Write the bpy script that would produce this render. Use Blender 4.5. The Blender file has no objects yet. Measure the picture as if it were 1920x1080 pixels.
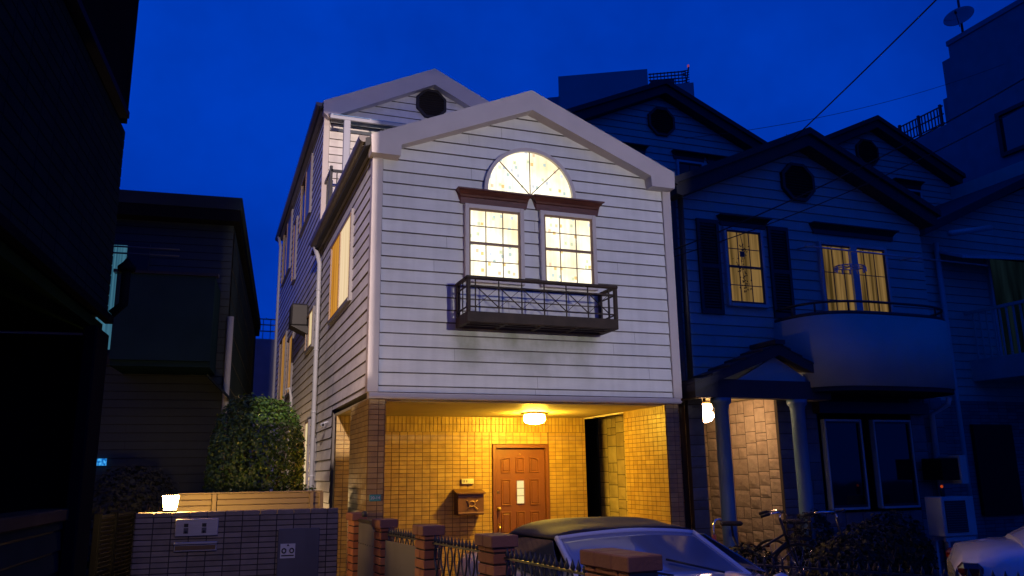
import bpy, math, random
from mathutils import Matrix, Vector
R = math.radians
random.seed(7)
scene = bpy.context.scene
COL = scene.collection

# ---------------------------------------------------------------- camera
cd = bpy.data.cameras.new("camera"); camo = bpy.data.objects.new("camera", cd); COL.objects.link(camo)
YAW, PIT, ROL = 0.357182, 0.22326, -0.014302
F_ = Vector((math.sin(YAW)*math.cos(PIT), math.cos(YAW)*math.cos(PIT), math.sin(PIT)))
R_ = Vector((math.cos(YAW), -math.sin(YAW), 0)); U_ = R_.cross(F_)
R2 = R_*math.cos(ROL)+U_*math.sin(ROL); U2 = -R_*math.sin(ROL)+U_*math.cos(ROL)
mw = Matrix((R2, U2, -F_)).transposed().to_4x4(); mw.translation = (0, 0, 1.6)
camo.matrix_world = mw
cd.sensor_width = 36; cd.lens = 1528.4/1920*36; cd.clip_end = 2000; cd.clip_start = 0.05
scene.camera = camo

# ---------------------------------------------------------------- world: dusk sky
W = bpy.data.worlds.new("World"); scene.world = W; W.use_nodes = True
nt = W.node_tree; nt.nodes.clear()
sky = nt.nodes.new("ShaderNodeTexSky"); sky.sky_type = 'NISHITA'; sky.sun_disc = False
sky.sun_elevation = R(-4.0); sky.sun_rotation = R(200); sky.air_density = 1.0; sky.ozone_density = 4.0; sky.dust_density = 0.3
tint = nt.nodes.new("ShaderNodeMix"); tint.data_type = 'RGBA'; tint.blend_type = 'MULTIPLY'; tint.inputs[0].default_value = 1
tint.inputs[7].default_value = (0.02, 0.5, 1.0, 1)
addc = nt.nodes.new("ShaderNodeMix"); addc.data_type = 'RGBA'; addc.blend_type = 'ADD'; addc.inputs[0].default_value = 1
tc = nt.nodes.new("ShaderNodeTexCoord"); ns = nt.nodes.new("ShaderNodeTexNoise"); ns.inputs['Scale'].default_value = 1.6; ns.inputs['Detail'].default_value = 6; ns.inputs['Roughness'].default_value = .6
ramp = nt.nodes.new("ShaderNodeValToRGB")
ramp.color_ramp.elements[0].position = .34; ramp.color_ramp.elements[0].color = (0.0, 0.022, 0.31, 1)
ramp.color_ramp.elements[1].position = .68; ramp.color_ramp.elements[1].color = (0.0, 0.056, 0.62, 1)
nt.links.new(tc.outputs['Generated'], ns.inputs['Vector']); nt.links.new(ns.outputs['Fac'], ramp.inputs[0])
bgn = nt.nodes.new("ShaderNodeBackground"); bg2 = nt.nodes.new("ShaderNodeBackground"); wo = nt.nodes.new("ShaderNodeOutputWorld")
ash = nt.nodes.new("ShaderNodeAddShader")
nt.links.new(sky.outputs[0], tint.inputs[6]); nt.links.new(tint.outputs[2], bgn.inputs['Color']); bgn.inputs['Strength'].default_value = 0.10
nt.links.new(ramp.outputs[0], bg2.inputs['Color']); bg2.inputs['Strength'].default_value = 0.79
nt.links.new(bgn.outputs[0], ash.inputs[0]); nt.links.new(bg2.outputs[0], ash.inputs[1]); nt.links.new(ash.outputs[0], wo.inputs['Surface'])
scene.view_settings.view_transform = 'Standard'; scene.view_settings.look = 'None'; scene.view_settings.exposure = 0; scene.view_settings.gamma = 1
scene.cycles.use_denoising = True
scene.cycles.max_bounces = 6; scene.cycles.diffuse_bounces = 4; scene.cycles.glossy_bounces = 3; scene.cycles.transparent_max_bounces = 8
scene.cycles.sample_clamp_indirect = 4; scene.cycles.caustics_reflective = False; scene.cycles.caustics_refractive = False

# ---------------------------------------------------------------- materials
def nm(name):
    m = bpy.data.materials.new(name); m.use_nodes = True
    return m, m.node_tree, m.node_tree.nodes['Principled BSDF']
def mat(name, col, rough=.6, metal=0., nscale=3., namt=.15, bump=0., bscale=60., spec=.5, coat=0., stretch=None):
    m, t, p = nm(name); L = t.links.new
    tc = t.nodes.new("ShaderNodeTexCoord"); n = t.nodes.new("ShaderNodeTexNoise"); n.inputs['Scale'].default_value = nscale; n.inputs['Detail'].default_value = 6
    src = tc.outputs['Object']
    if stretch:
        mp = t.nodes.new("ShaderNodeMapping"); mp.inputs['Scale'].default_value = stretch; L(src, mp.inputs[0]); src = mp.outputs[0]
    L(src, n.inputs['Vector'])
    mr = t.nodes.new("ShaderNodeMapRange"); mr.inputs['From Min'].default_value = .3; mr.inputs['From Max'].default_value = .7
    mr.inputs['To Min'].default_value = 1-namt; mr.inputs['To Max'].default_value = 1+namt*.6; L(n.outputs['Fac'], mr.inputs[0])
    mx = t.nodes.new("ShaderNodeMix"); mx.data_type = 'RGBA'; mx.blend_type = 'MULTIPLY'; mx.inputs[0].default_value = 1
    mx.inputs[6].default_value = (*col, 1); L(mr.outputs[0], mx.inputs[7]); L(mx.outputs[2], p.inputs['Base Color'])
    p.inputs['Roughness'].default_value = rough; p.inputs['Metallic'].default_value = metal
    p.inputs['Specular IOR Level'].default_value = spec; p.inputs['Coat Weight'].default_value = coat
    if spec < .2: p.inputs['Specular IOR Level'].default_value = 0.; p.inputs['IOR'].default_value = 1.001
    if bump:
        n2 = t.nodes.new("ShaderNodeTexNoise"); n2.inputs['Scale'].default_value = bscale; n2.inputs['Detail'].default_value = 4; L(src, n2.inputs['Vector'])
        b = t.nodes.new("ShaderNodeBump"); b.inputs['Strength'].default_value = bump; b.inputs['Distance'].default_value = .01
        L(n2.outputs['Fac'], b.inputs['Height']); L(b.outputs[0], p.inputs['Normal'])
    return m
def mat_rnd(name, cols, rough=.5, bump=.25, bscale=90., nscale=8.):
    """colour per face from the 'rnd' attribute (fired tiles, cut stones, leaves differ one from the next)"""
    m, t, p = nm(name); L = t.links.new
    a = t.nodes.new("ShaderNodeAttribute"); a.attribute_name = "rnd"
    cr = t.nodes.new("ShaderNodeValToRGB"); e = cr.color_ramp.elements
    while len(e) < len(cols): e.new(.5)
    for i, c in enumerate(cols): e[i].position = i/(len(cols)-1); e[i].color = (*c, 1)
    L(a.outputs['Fac'], cr.inputs[0])
    tc = t.nodes.new("ShaderNodeTexCoord"); n = t.nodes.new("ShaderNodeTexNoise"); n.inputs['Scale'].default_value = nscale; n.inputs['Detail'].default_value = 7
    L(tc.outputs['Object'], n.inputs['Vector'])
    mr = t.nodes.new("ShaderNodeMapRange"); mr.inputs['From Min'].default_value = .3; mr.inputs['From Max'].default_value = .7
    mr.inputs['To Min'].default_value = .8; mr.inputs['To Max'].default_value = 1.12; L(n.outputs['Fac'], mr.inputs[0])
    mx = t.nodes.new("ShaderNodeMix"); mx.data_type = 'RGBA'; mx.blend_type = 'MULTIPLY'; mx.inputs[0].default_value = 1
    L(cr.outputs[0], mx.inputs[6]); L(mr.outputs[0], mx.inputs[7]); L(mx.outputs[2], p.inputs['Base Color'])
    p.inputs['Roughness'].default_value = rough
    if bump:
        n2 = t.nodes.new("ShaderNodeTexNoise"); n2.inputs['Scale'].default_value = bscale; n2.inputs['Detail'].default_value = 5; L(tc.outputs['Object'], n2.inputs['Vector'])
        b = t.nodes.new("ShaderNodeBump"); b.inputs['Strength'].default_value = bump; b.inputs['Distance'].default_value = .01
        L(n2.outputs['Fac'], b.inputs['Height']); L(b.outputs[0], p.inputs['Normal'])
    return m
def emit(name, col, s):
    m, t, p = nm(name); t.nodes.remove(p)
    e = t.nodes.new("ShaderNodeEmission"); e.inputs[0].default_value = (*col, 1); e.inputs[1].default_value = s
    t.links.new(e.outputs[0], t.nodes['Material Output'].inputs[0]); return m
def glass(name, col=(.004, .006, .01), rough=.04, ior=1.42):
    m, t, p = nm(name); p.inputs['Base Color'].default_value = (*col, 1); p.inputs['Roughness'].default_value = rough; p.inputs['IOR'].default_value = ior
    n = t.nodes.new("ShaderNodeTexNoise"); n.inputs['Scale'].default_value = 2.5
    tc = t.nodes.new("ShaderNodeTexCoord"); b = t.nodes.new("ShaderNodeBump"); b.inputs['Strength'].default_value = .04; b.inputs['Distance'].default_value = .02
    t.links.new(tc.outputs['Object'], n.inputs['Vector']); t.links.new(n.outputs['Fac'], b.inputs['Height']); t.links.new(b.outputs[0], p.inputs['Normal'])
    return m
def mat_lit_print(name):
    """back-lit cloth printed with small pastel pictures"""
    m, t, p = nm(name); t.nodes.remove(p); L = t.links.new
    tc = t.nodes.new("ShaderNodeTexCoord")
    mp = t.nodes.new("ShaderNodeMapping"); mp.inputs['Scale'].default_value = (10.5, 0, 9.); L(tc.outputs['Object'], mp.inputs[0]); sx0 = t.nodes.new('ShaderNodeSeparateXYZ'); cx0 = t.nodes.new('ShaderNodeCombineXYZ'); L(mp.outputs[0], sx0.inputs[0]); L(sx0.outputs['X'], cx0.inputs['X']); L(sx0.outputs['Z'], cx0.inputs['Y'])
    v = t.nodes.new("ShaderNodeTexVoronoi"); v.voronoi_dimensions = '2D'; v.distance = 'CHEBYCHEV'; v.inputs['Randomness'].default_value = 1; v.inputs['Scale'].default_value = 1; L(cx0.outputs[0], v.inputs['Vector'])
    lt = t.nodes.new("ShaderNodeMath"); lt.operation = 'LESS_THAN'; lt.inputs[1].default_value = .19; L(v.outputs['Distance'], lt.inputs[0])
    sep = t.nodes.new("ShaderNodeSeparateColor"); L(v.outputs['Color'], sep.inputs[0])
    gt = t.nodes.new("ShaderNodeMath"); gt.operation = 'GREATER_THAN'; gt.inputs[1].default_value = .42; L(sep.outputs[1], gt.inputs[0])
    mu = t.nodes.new("ShaderNodeMath"); mu.operation = 'MULTIPLY'; L(lt.outputs[0], mu.inputs[0]); L(gt.outputs[0], mu.inputs[1])
    cr = t.nodes.new("ShaderNodeValToRGB"); e = cr.color_ramp.elements; cr.color_ramp.interpolation = 'CONSTANT'
    for pz, c in ((.0, (.68, .82, .76)), (.25, (1.15, .76, .30)), (.45, (.84, .88, .95)), (.65, (1.1, .76, .5)), (.8, (.86, .92, .6))):
        if pz == 0: e[0].position = 0; e[0].color = (*c, 1)
        elif pz == .25: e[1].position = pz; e[1].color = (*c, 1)
        else: k = e.new(pz); k.color = (*c, 1)
    L(sep.outputs[0], cr.inputs[0])
    n = t.nodes.new("ShaderNodeTexNoise"); n.inputs['Scale'].default_value = 2.2; n.inputs['Detail'].default_value = 4; L(tc.outputs['Object'], n.inputs['Vector'])
    base = t.nodes.new("ShaderNodeValToRGB"); base.color_ramp.elements[0].position = .35; base.color_ramp.elements[0].color = (1.3, 1.1, .66, 1)
    base.color_ramp.elements[1].position = .65; base.color_ramp.elements[1].color = (1.7, 1.6, 1.25, 1); L(n.outputs['Fac'], base.inputs[0])
    mx = t.nodes.new("ShaderNodeMix"); mx.data_type = 'RGBA'; mu2 = t.nodes.new("ShaderNodeMath"); mu2.operation = 'MULTIPLY'; mu2.inputs[1].default_value = 1.0; L(mu.outputs[0], mu2.inputs[0]); L(mu2.outputs[0], mx.inputs[0]); L(base.outputs[0], mx.inputs[6]); L(cr.outputs[0], mx.inputs[7])
    fm_ = t.nodes.new("ShaderNodeMapping"); fm_.inputs['Scale'].default_value = (16, 0, .8); fn_ = t.nodes.new("ShaderNodeTexNoise"); fn_.inputs['Scale'].default_value = 1; L(tc.outputs['Object'], fm_.inputs[0]); L(fm_.outputs[0], fn_.inputs['Vector'])
    fr_ = t.nodes.new("ShaderNodeMapRange"); fr_.inputs['From Min'].default_value = .35; fr_.inputs['From Max'].default_value = .6; fr_.inputs['To Min'].default_value = .84; fr_.inputs['To Max'].default_value = 1.08; L(fn_.outputs['Fac'], fr_.inputs[0])
    em = t.nodes.new("ShaderNodeEmission"); L(mx.outputs[2], em.inputs[0]); L(fr_.outputs[0], em.inputs[1])
    L(em.outputs[0], t.nodes['Material Output'].inputs[0]); return m
def mat_lit_curtain(name, c0, c1, s, freq=26., axis=0):
    """lamp-lit pleated curtain behind a pane"""
    m, t, p = nm(name); t.nodes.remove(p); L = t.links.new
    tc = t.nodes.new("ShaderNodeTexCoord"); mp = t.nodes.new("ShaderNodeMapping")
    sc = [freq, 1., .6] if axis == 0 else [1., freq, .6]
    mp.inputs['Scale'].default_value = sc; L(tc.outputs['Object'], mp.inputs[0])
    n = t.nodes.new("ShaderNodeTexNoise"); n.inputs['Scale'].default_value = 1; n.inputs['Detail'].default_value = 2; L(mp.outputs[0], n.inputs['Vector'])
    cr = t.nodes.new("ShaderNodeValToRGB"); cr.color_ramp.elements[0].position = .33; cr.color_ramp.elements[0].color = (*c0, 1)
    cr.color_ramp.elements[1].position = .66; cr.color_ramp.elements[1].color = (*c1, 1); L(n.outputs['Fac'], cr.inputs[0])
    em = t.nodes.new("ShaderNodeEmission"); L(cr.outputs[0], em.inputs[0]); em.inputs[1].default_value = s
    L(em.outputs[0], t.nodes['Material Output'].inputs[0]); return m
def mat_siding(name, col, rough=.55, stain=False, namt=.1):
    m, t, p = nm(name); L = t.links.new
    tc = t.nodes.new("ShaderNodeTexCoord"); mp = t.nodes.new("ShaderNodeMapping"); mp.inputs['Scale'].default_value = (1.2, 1.2, 3.5); L(tc.outputs['Object'], mp.inputs[0])
    n = t.nodes.new("ShaderNodeTexNoise"); n.inputs['Scale'].default_value = 1.6; n.inputs['Detail'].default_value = 8; n.inputs['Roughness'].default_value = .65; L(mp.outputs[0], n.inputs['Vector'])
    mr = t.nodes.new("ShaderNodeMapRange"); mr.inputs['From Min'].default_value = .3; mr.inputs['From Max'].default_value = .7
    mr.inputs['To Min'].default_value = 1-namt; mr.inputs['To Max'].default_value = 1+namt*.4; L(n.outputs['Fac'], mr.inputs[0])
    at_ = t.nodes.new("ShaderNodeAttribute"); at_.attribute_name = "rnd"; ma = t.nodes.new("ShaderNodeMath"); ma.operation = 'MULTIPLY_ADD'; ma.inputs[1].default_value = .09; ma.inputs[2].default_value = .93
    mb_ = t.nodes.new("ShaderNodeMath"); mb_.operation = 'MULTIPLY'; L(at_.outputs['Fac'], ma.inputs[0]); L(ma.outputs[0], mb_.inputs[0]); L(mr.outputs[0], mb_.inputs[1])
    sm_ = t.nodes.new("ShaderNodeMapping"); sm_.inputs['Scale'].default_value = (9, 9, .45); sn_ = t.nodes.new("ShaderNodeTexNoise"); sn_.inputs['Scale'].default_value = 1; sn_.inputs['Detail'].default_value = 5
    L(tc.outputs['Object'], sm_.inputs[0]); L(sm_.outputs[0], sn_.inputs['Vector']); sr_ = t.nodes.new("ShaderNodeMapRange"); sr_.inputs['From Min'].default_value = .36; sr_.inputs['From Max'].default_value = .56; sr_.inputs['To Min'].default_value = .93; sr_.inputs['To Max'].default_value = 1.0
    L(sn_.outputs['Fac'], sr_.inputs[0]); mc_ = t.nodes.new("ShaderNodeMath"); mc_.operation = 'MULTIPLY'; L(mb_.outputs[0], mc_.inputs[0]); L(sr_.outputs[0], mc_.inputs[1]); mr = mc_
    mx = t.nodes.new("ShaderNodeMix"); mx.data_type = 'RGBA'; mx.blend_type = 'MULTIPLY'; mx.inputs[0].default_value = 1
    mx.inputs[6].default_value = (*col, 1); L(mr.outputs[0], mx.inputs[7]); out = mx.outputs[2]
    if stain:   # algae streaks washed down from the planter balcony
        sx = t.nodes.new("ShaderNodeSeparateXYZ"); L(tc.outputs['Object'], sx.inputs[0])
        def band(sock, lo0, lo1, hi1, hi0):
            a = t.nodes.new("ShaderNodeMapRange"); a.interpolation_type = 'SMOOTHSTEP'; a.inputs['From Min'].default_value = lo0; a.inputs['From Max'].default_value = lo1; L(sock, a.inputs[0])
            b = t.nodes.new("ShaderNodeMapRange"); b.interpolation_type = 'SMOOTHSTEP'; b.inputs['From Min'].default_value = hi0; b.inputs['From Max'].default_value = hi1; L(sock, b.inputs[0])
            c = t.nodes.new("ShaderNodeMath"); c.operation = 'MULTIPLY'; L(a.outputs[0], c.inputs[0]); L(b.outputs[0], c.inputs[1]); return c.outputs[0]
        # object space of the house: its empty stands at (3.6, 11, 0)
        bx = band(sx.outputs['X'], -1.1, -.85, .75, 1.15); bz = band(sx.outputs['Z'], 2.5, 3.2, 3.26, 3.36)
        n3 = t.nodes.new("ShaderNodeTexNoise"); n3.inputs['Scale'].default_value = 1; n3.inputs['Detail'].default_value = 6
        m3 = t.nodes.new("ShaderNodeMapping"); m3.inputs['Scale'].default_value = (2.6, 2.6, 1.6); L(tc.outputs['Object'], m3.inputs[0]); L(m3.outputs[0], n3.inputs['Vector'])
        r3 = t.nodes.new("ShaderNodeMapRange"); r3.inputs['From Min'].default_value = .35; r3.inputs['From Max'].default_value = .62; L(n3.outputs['Fac'], r3.inputs[0])
        k = t.nodes.new("ShaderNodeMath"); k.operation = 'MULTIPLY'; L(bx, k.inputs[0]); L(bz, k.inputs[1])
        k2 = t.nodes.new("ShaderNodeMath"); k2.operation = 'MULTIPLY'; L(k.outputs[0], k2.inputs[0]); L(r3.outputs[0], k2.inputs[1])
        k3 = t.nodes.new("ShaderNodeMath"); k3.operation = 'MULTIPLY'; k3.inputs[1].default_value = .8; L(k2.outputs[0], k3.inputs[0])
        m4 = t.nodes.new("ShaderNodeMix"); m4.data_type = 'RGBA'; L(k3.outputs[0], m4.inputs[0]); L(out, m4.inputs[6]); m4.inputs[7].default_value = (.20, .22, .11, 1); out = m4.outputs[2]
    L(out, p.inputs['Base Color']); p.inputs['Roughness'].default_value = rough
    n2 = t.nodes.new("ShaderNodeTexNoise"); n2.inputs['Scale'].default_value = 40; n2.inputs['Detail'].default_value = 5
    mp2 = t.nodes.new("ShaderNodeMapping"); mp2.inputs['Scale'].default_value = (.3, .3, 2); L(tc.outputs['Object'], mp2.inputs[0]); L(mp2.outputs[0], n2.inputs['Vector'])
    b = t.nodes.new("ShaderNodeBump"); b.inputs['Strength'].default_value = .2; b.inputs['Distance'].default_value = .006; L(n2.outputs['Fac'], b.inputs['Height']); L(b.outputs[0], p.inputs['Normal'])
    return m

SID = mat_siding("white_siding", (.74, .73, .72), stain=True)
SIDS = mat_siding("white_siding_side", (.78, .74, .72), namt=.2)
JNT = mat("siding_joint_shadow", (.15, .13, .12), .9)  # shadow of the board grooves put into the joint colour
TRIM = mat("white_trim", (.54, .48, .47), .5, namt=.06, bump=.05)
ROOF = mat("roof_shingle", (.03, .03, .035), .8, bump=.4)
GUT = mat("gutter_grey_brown", (.16, .14, .14), .4)
WPIPE = mat("white_pipe", (.40, .41, .47), .4, namt=.05)
CORN = mat("cornice_red_brown", (.11, .035, .025), .45, nscale=9, namt=.3, bump=.1, stretch=(1, 1, 6))
SASH = mat("sash_tan_brown", (.26, .15, .08), .45)
BALC = mat("balcony_brown_paint", (.045, .028, .019), .6, spec=.25, nscale=7, namt=.35, bump=.15)
BLACKM = mat("black_metal", (.02, .02, .022), .4, namt=.2)
VENT = mat("vent_dark_brown", (.02, .013, .012), .6)
TILE = mat_rnd("porch_tile", ((.35, .22, .058), (.38, .245, .066), (.41, .27, .076), (.44, .30, .09)), .42, .15)
GROUT = mat("tile_grout", (.14, .085, .035), .9)
CEIL = mat("porch_ceiling_board", (.48, .40, .22), .6, namt=.08)
DOOR = mat("door_red_brown", (.14, .048, .022), .42, namt=.12, bump=.08, nscale=5, stretch=(1, 1, .3))
BRASS = mat("brass", (.65, .5, .28), .28, 1.0)
MBOX = mat("mailbox_brown", (.11, .05, .028), .45, namt=.3, nscale=9)
MTRIM = mat("mailbox_trim", (.33, .2, .12), .4, .3)
LITP = mat_lit_print("lit_printed_cloth")
AMBER = mat_lit_curtain("amber_curtain", (.42, .16, .02), (.75, .34, .05), .9, 18, 1)
PALEC = mat_lit_curtain("pale_curtain", (.85, .62, .34), (1.0, .75, .48), .9, 14, 1)
SLIVER = emit("lit_pane_cream", (1, .78, .42), .75)
AMBS = emit("lit_pane_amber", (.9, .42, .08), .35)
PALEB = mat("sky_reflection_pane", (.22, .28, .38), .3)  # sky reflection of the upper side panes put into the colour
DRPANE = emit("lit_door_pane", (1, .8, .32), 1.0)
GLS = glass("dark_glass")
GLSB = glass("window_glass_sky", (.01, .02, .04), .06, 1.9)
LAMPG = emit("porch_lamp_glass", (1, .57, .045), 330)
GATEG = emit("gate_lamp_glass", (1, .56, .13), 300)
NBLMP = emit("neighbour_lamp_glass", (1, .58, .30), 80)
STONE = mat_rnd("ashlar_stone", ((.31, .24, .17), (.34, .27, .195), (.37, .30, .22)), .8, .9, 22, 9)
STONED = mat("stone_joint", (.05, .04, .03), .95)
STONEG = mat_rnd("grey_stone", ((.10, .10, .11), (.14, .14, .15), (.17, .17, .18)), .75, .6, 30, 5)
NSID = mat_siding("neighbour_siding", (.35, .44, .39))
NJNT = mat("neighbour_joint", (.24, .30, .27), .9)
NBLK = mat("shutter_near_black", (.012, .010, .014), .5)
NTRIM = mat("neighbour_trim", (.34, .42, .42), .5)
NPLAS = mat("balcony_plaster", (.34, .42, .38), .7, namt=.08)
NCUR = mat_lit_curtain("neighbour_curtain", (.07, .042, .012), (.34, .20, .065), .62, 17, 0)
COLB = mat("porch_column_paint", (.09, .18, .24), .4)
CONC = mat("concrete_dim", (.25, .26, .30), .8, namt=.15, bump=.2)
CONC2 = mat("concrete_render_far", (.20, .22, .26), .85, namt=.12)
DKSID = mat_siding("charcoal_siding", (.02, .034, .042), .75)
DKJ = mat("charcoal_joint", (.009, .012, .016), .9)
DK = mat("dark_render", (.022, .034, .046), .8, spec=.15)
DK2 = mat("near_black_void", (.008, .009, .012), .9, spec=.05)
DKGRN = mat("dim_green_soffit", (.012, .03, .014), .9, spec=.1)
GTILE = mat_rnd("gate_wall_tile", ((.17, .14, .125), (.21, .175, .155), (.25, .21, .19)), .6, .3)
GGR = mat("gate_wall_grout", (.035, .03, .04), .9)
STEEL = mat("brushed_steel", (.55, .52, .52), .35, .7, stretch=(1, 1, 30), nscale=6)
DGREY = mat("grey_door_paint", (.10, .095, .11), .4, namt=.2, nscale=5, stretch=(1, 1, .25))
PLW = mat("plate_white", (.6, .6, .62), .5)
BEIGE = mat("beige_fence_board", (.33, .255, .13), .55, namt=.12)
BEIGED = mat("fence_gap", (.1, .07, .05), .8)
BRICK = mat_rnd("pier_brick", ((.30, .10, .045), (.40, .145, .06), (.48, .20, .09)), .75, .5, 45)
MORT = mat("pier_mortar", (.035, .022, .018), .95)
BCAP = mat("pier_cap", (.25, .105, .06), .75, bump=.3, namt=.25)
IRON = mat("fence_iron", (.05, .055, .06), .4, .3)
SHEET = mat("fence_sheet", (.16, .16, .17), .5, .2)
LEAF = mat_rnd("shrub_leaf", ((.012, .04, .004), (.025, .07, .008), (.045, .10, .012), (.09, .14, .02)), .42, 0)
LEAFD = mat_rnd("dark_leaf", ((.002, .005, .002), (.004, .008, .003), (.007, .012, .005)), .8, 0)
LEAFY = mat_rnd("fresh_leaf", ((.08, .16, .03), (.14, .24, .05)), .5, 0)
BARK = mat("bark", (.10, .07, .045), .9, bump=.5)
CARW = mat("car_paint_white", (.72, .74, .8), .25, coat=.8, namt=.02)
SOFT = mat("soft_top_fabric", (.035, .026, .026), .62, namt=.25, bump=.3, bscale=150, nscale=4)
CARG = glass("car_glass", (.05, .055, .07), .05, 4.0)
RUB = mat("tyre_rubber", (.02, .02, .02), .85)
RIM = mat("alloy_rim", (.5, .5, .52), .3, .9)
TAIL = mat("tail_lamp_red", (.13, .006, .004), .2, coat=.6)
CHR = mat("chrome", (.8, .8, .82), .12, 1.)
ASPH = mat("asphalt", (.05, .05, .052), .85, bump=.5, bscale=120)
PAVE = mat("concrete_paving", (.2, .19, .18), .85, bump=.3)
WIRE = mat("cable_black", (.012, .012, .014), .7)
TEAL = mat("teal_plate", (.06, .30, .26), .4)
REDL = emit("red_lamp", (.5, .06, .01), .7)
BLUEE = None

# ---------------------------------------------------------------- mesh helpers
class MB:
    def __init__(s): s.v = []; s.f = []; s.m = []; s.r = []; s.s = []
    def add(s, vs, fs, mi=0, rnd=None, smooth=False):
        o = len(s.v); s.v += [tuple(map(float, v)) for v in vs]
        for f in fs:
            s.f.append([o+i for i in f]); s.m.append(mi); s.r.append(random.random() if rnd is None else rnd); s.s.append(smooth)
        return s
    def box(s, x0, x1, y0, y1, z0, z1, mi=0, rnd=None, T=None):
        vs = [(x, y, z) for z in (z0, z1) for y in (y0, y1) for x in (x0, x1)]
        if T: vs = [T @ Vector(v) for v in vs]
        return s.add(vs, [(0, 2, 3, 1), (4, 5, 7, 6), (0, 1, 5, 4), (2, 6, 7, 3), (0, 4, 6, 2), (1, 3, 7, 5)], mi, random.random() if rnd is None else rnd)
    def bbox(s, x0, x1, y0, y1, z0, z1, b=.01, mi=0, T=None):
        """box with chamfered edges"""
        c = Vector(((x0+x1)/2, (y0+y1)/2, (z0+z1)/2)); h = Vector(((x1-x0)/2, (y1-y0)/2, (z1-z0)/2))
        import itertools
        vs = []; idx = {}
        for sx, sy, sz in itertools.product((-1, 1), repeat=3):
            for ax in range(3):
                p = [h.x-b, h.y-b, h.z-b]; p[ax] += b
                q = Vector((c.x+sx*p[0], c.y+sy*p[1], c.z+sz*p[2]))
                idx[(sx, sy, sz, ax)] = len(vs); vs.append(T @ q if T else q)
        fs = []
        for ax in range(3):
            a, bb = [i for i in range(3) if i != ax]
            for sg in (-1, 1):
                q = []
                for (i, j) in ((-1, -1), (1, -1), (1, 1), (-1, 1)):
                    k = [0, 0, 0]; k[ax] = sg; k[a] = i; k[bb] = j; q.append(idx[(*k, ax)])
                fs.append(q)
        for a in range(3):
            o = [i for i in range(3) if i != a]
            for i in (-1, 1):
                for j in (-1, 1):
                    k0 = [0, 0, 0]; k0[o[0]] = i; k0[o[1]] = j; k1 = list(k0); k0[a] = -1; k1[a] = 1
                    fs.append([idx[(*k0, o[0])], idx[(*k1, o[0])], idx[(*k1, o[1])], idx[(*k0, o[1])]])
        for sx, sy, sz in itertools.product((-1, 1), repeat=3): fs.append([idx[(sx, sy, sz, k)] for k in range(3)])
        return s.add(vs, fs, mi, random.random())
    def bar(s, p0, p1, w, h=None, mi=0, up=(0, 0, 1)):
        h = h or w; p0, p1 = Vector(p0), Vector(p1); d = (p1-p0); L = d.length; d.normalize(); u = Vector(up)
        if abs(d.dot(u)) > .98: u = Vector((0, 1, 0))
        a = d.cross(u).normalized(); b = a.cross(d)
        vs = [p+a*(i*w/2)+b*(j*h/2) for p in (p0, p1) for i, j in ((-1, -1), (1, -1), (1, 1), (-1, 1))]
        return s.add(vs, [(0, 1, 2, 3), (7, 6, 5, 4), (0, 4, 5, 1), (1, 5, 6, 2), (2, 6, 7, 3), (3, 7, 4, 0)], mi, random.random())
    def tube(s, pts, r, n=8, mi=0, smooth=True, closed=False):
        pts = [Vector(p) for p in pts]; rs = r if isinstance(r, (list, tuple)) else [r]*len(pts)
        vs = []; N = len(pts); prev = None
        for i, p in enumerate(pts):
            if closed: d = pts[(i+1) % N]-pts[i-1]
            else: d = pts[min(i+1, N-1)]-pts[max(i-1, 0)]
            d.normalize()
            if prev is None: a = d.cross(Vector((0, 0, 1)) if abs(d.z) < .9 else Vector((1, 0, 0))).normalized()
            else: a = (prev-d*prev.dot(d)).normalized()
            prev = a; b = d.cross(a)
            vs += [p+(a*math.cos(2*math.pi*k/n)+b*math.sin(2*math.pi*k/n))*rs[i] for k in range(n)]
        fs = []
        for i in range(N if closed else N-1):
            for k in range(n):
                j = (i+1) % N; fs.append((i*n+k, i*n+(k+1) % n, j*n+(k+1) % n, j*n+k))
        if not closed: fs += [tuple(range(n-1, -1, -1)), tuple((N-1)*n+k for k in range(n))]
        return s.add(vs, fs, mi, None, smooth)
    def prism(s, poly, a, b, f, mi=0, ends=True):
        """poly 2D list extruded between depths a..b, f(u,w,d)->xyz"""
        n = len(poly); vs = [f(u, w, a) for u, w in poly]+[f(u, w, b) for u, w in poly]
        fs = [(i, (i+1) % n, n+(i+1) % n, n+i) for i in range(n)]
        if ends: fs += [tuple(range(n)), tuple(range(2*n-1, n-1, -1))]
        return s.add(vs, fs, mi)
    def lathe(s, prof, c, n=24, mi=0, axis='z', smooth=True):
        vs = []
        for r, h in prof:
            for k in range(n):
                a = 2*math.pi*k/n; x, y = r*math.cos(a), r*math.sin(a)
                vs.append((c[0]+x, c[1]+y, c[2]+h) if axis == 'z' else (c[0]+x, c[1]+h, c[2]+y) if axis == 'y' else (c[0]+h, c[1]+x, c[2]+y))
        m = len(prof); fs = [(i*n+k, i*n+(k+1) % n, (i+1)*n+(k+1) % n, (i+1)*n+k) for i in range(m-1) for k in range(n)]
        fs += [tuple(range(n-1, -1, -1)), tuple((m-1)*n+k for k in range(n))]
        return s.add(vs, fs, mi, None, smooth)
    def grid(s, fn, nu, nv, mi=0, smooth=True):
        vs = [fn(i/nu, j/nv) for i in range(nu+1) for j in range(nv+1)]
        fs = [(i*(nv+1)+j, i*(nv+1)+j+1, (i+1)*(nv+1)+j+1, (i+1)*(nv+1)+j) for i in range(nu) for j in range(nv)]
        return s.add(vs, fs, mi, None, smooth)

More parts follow.
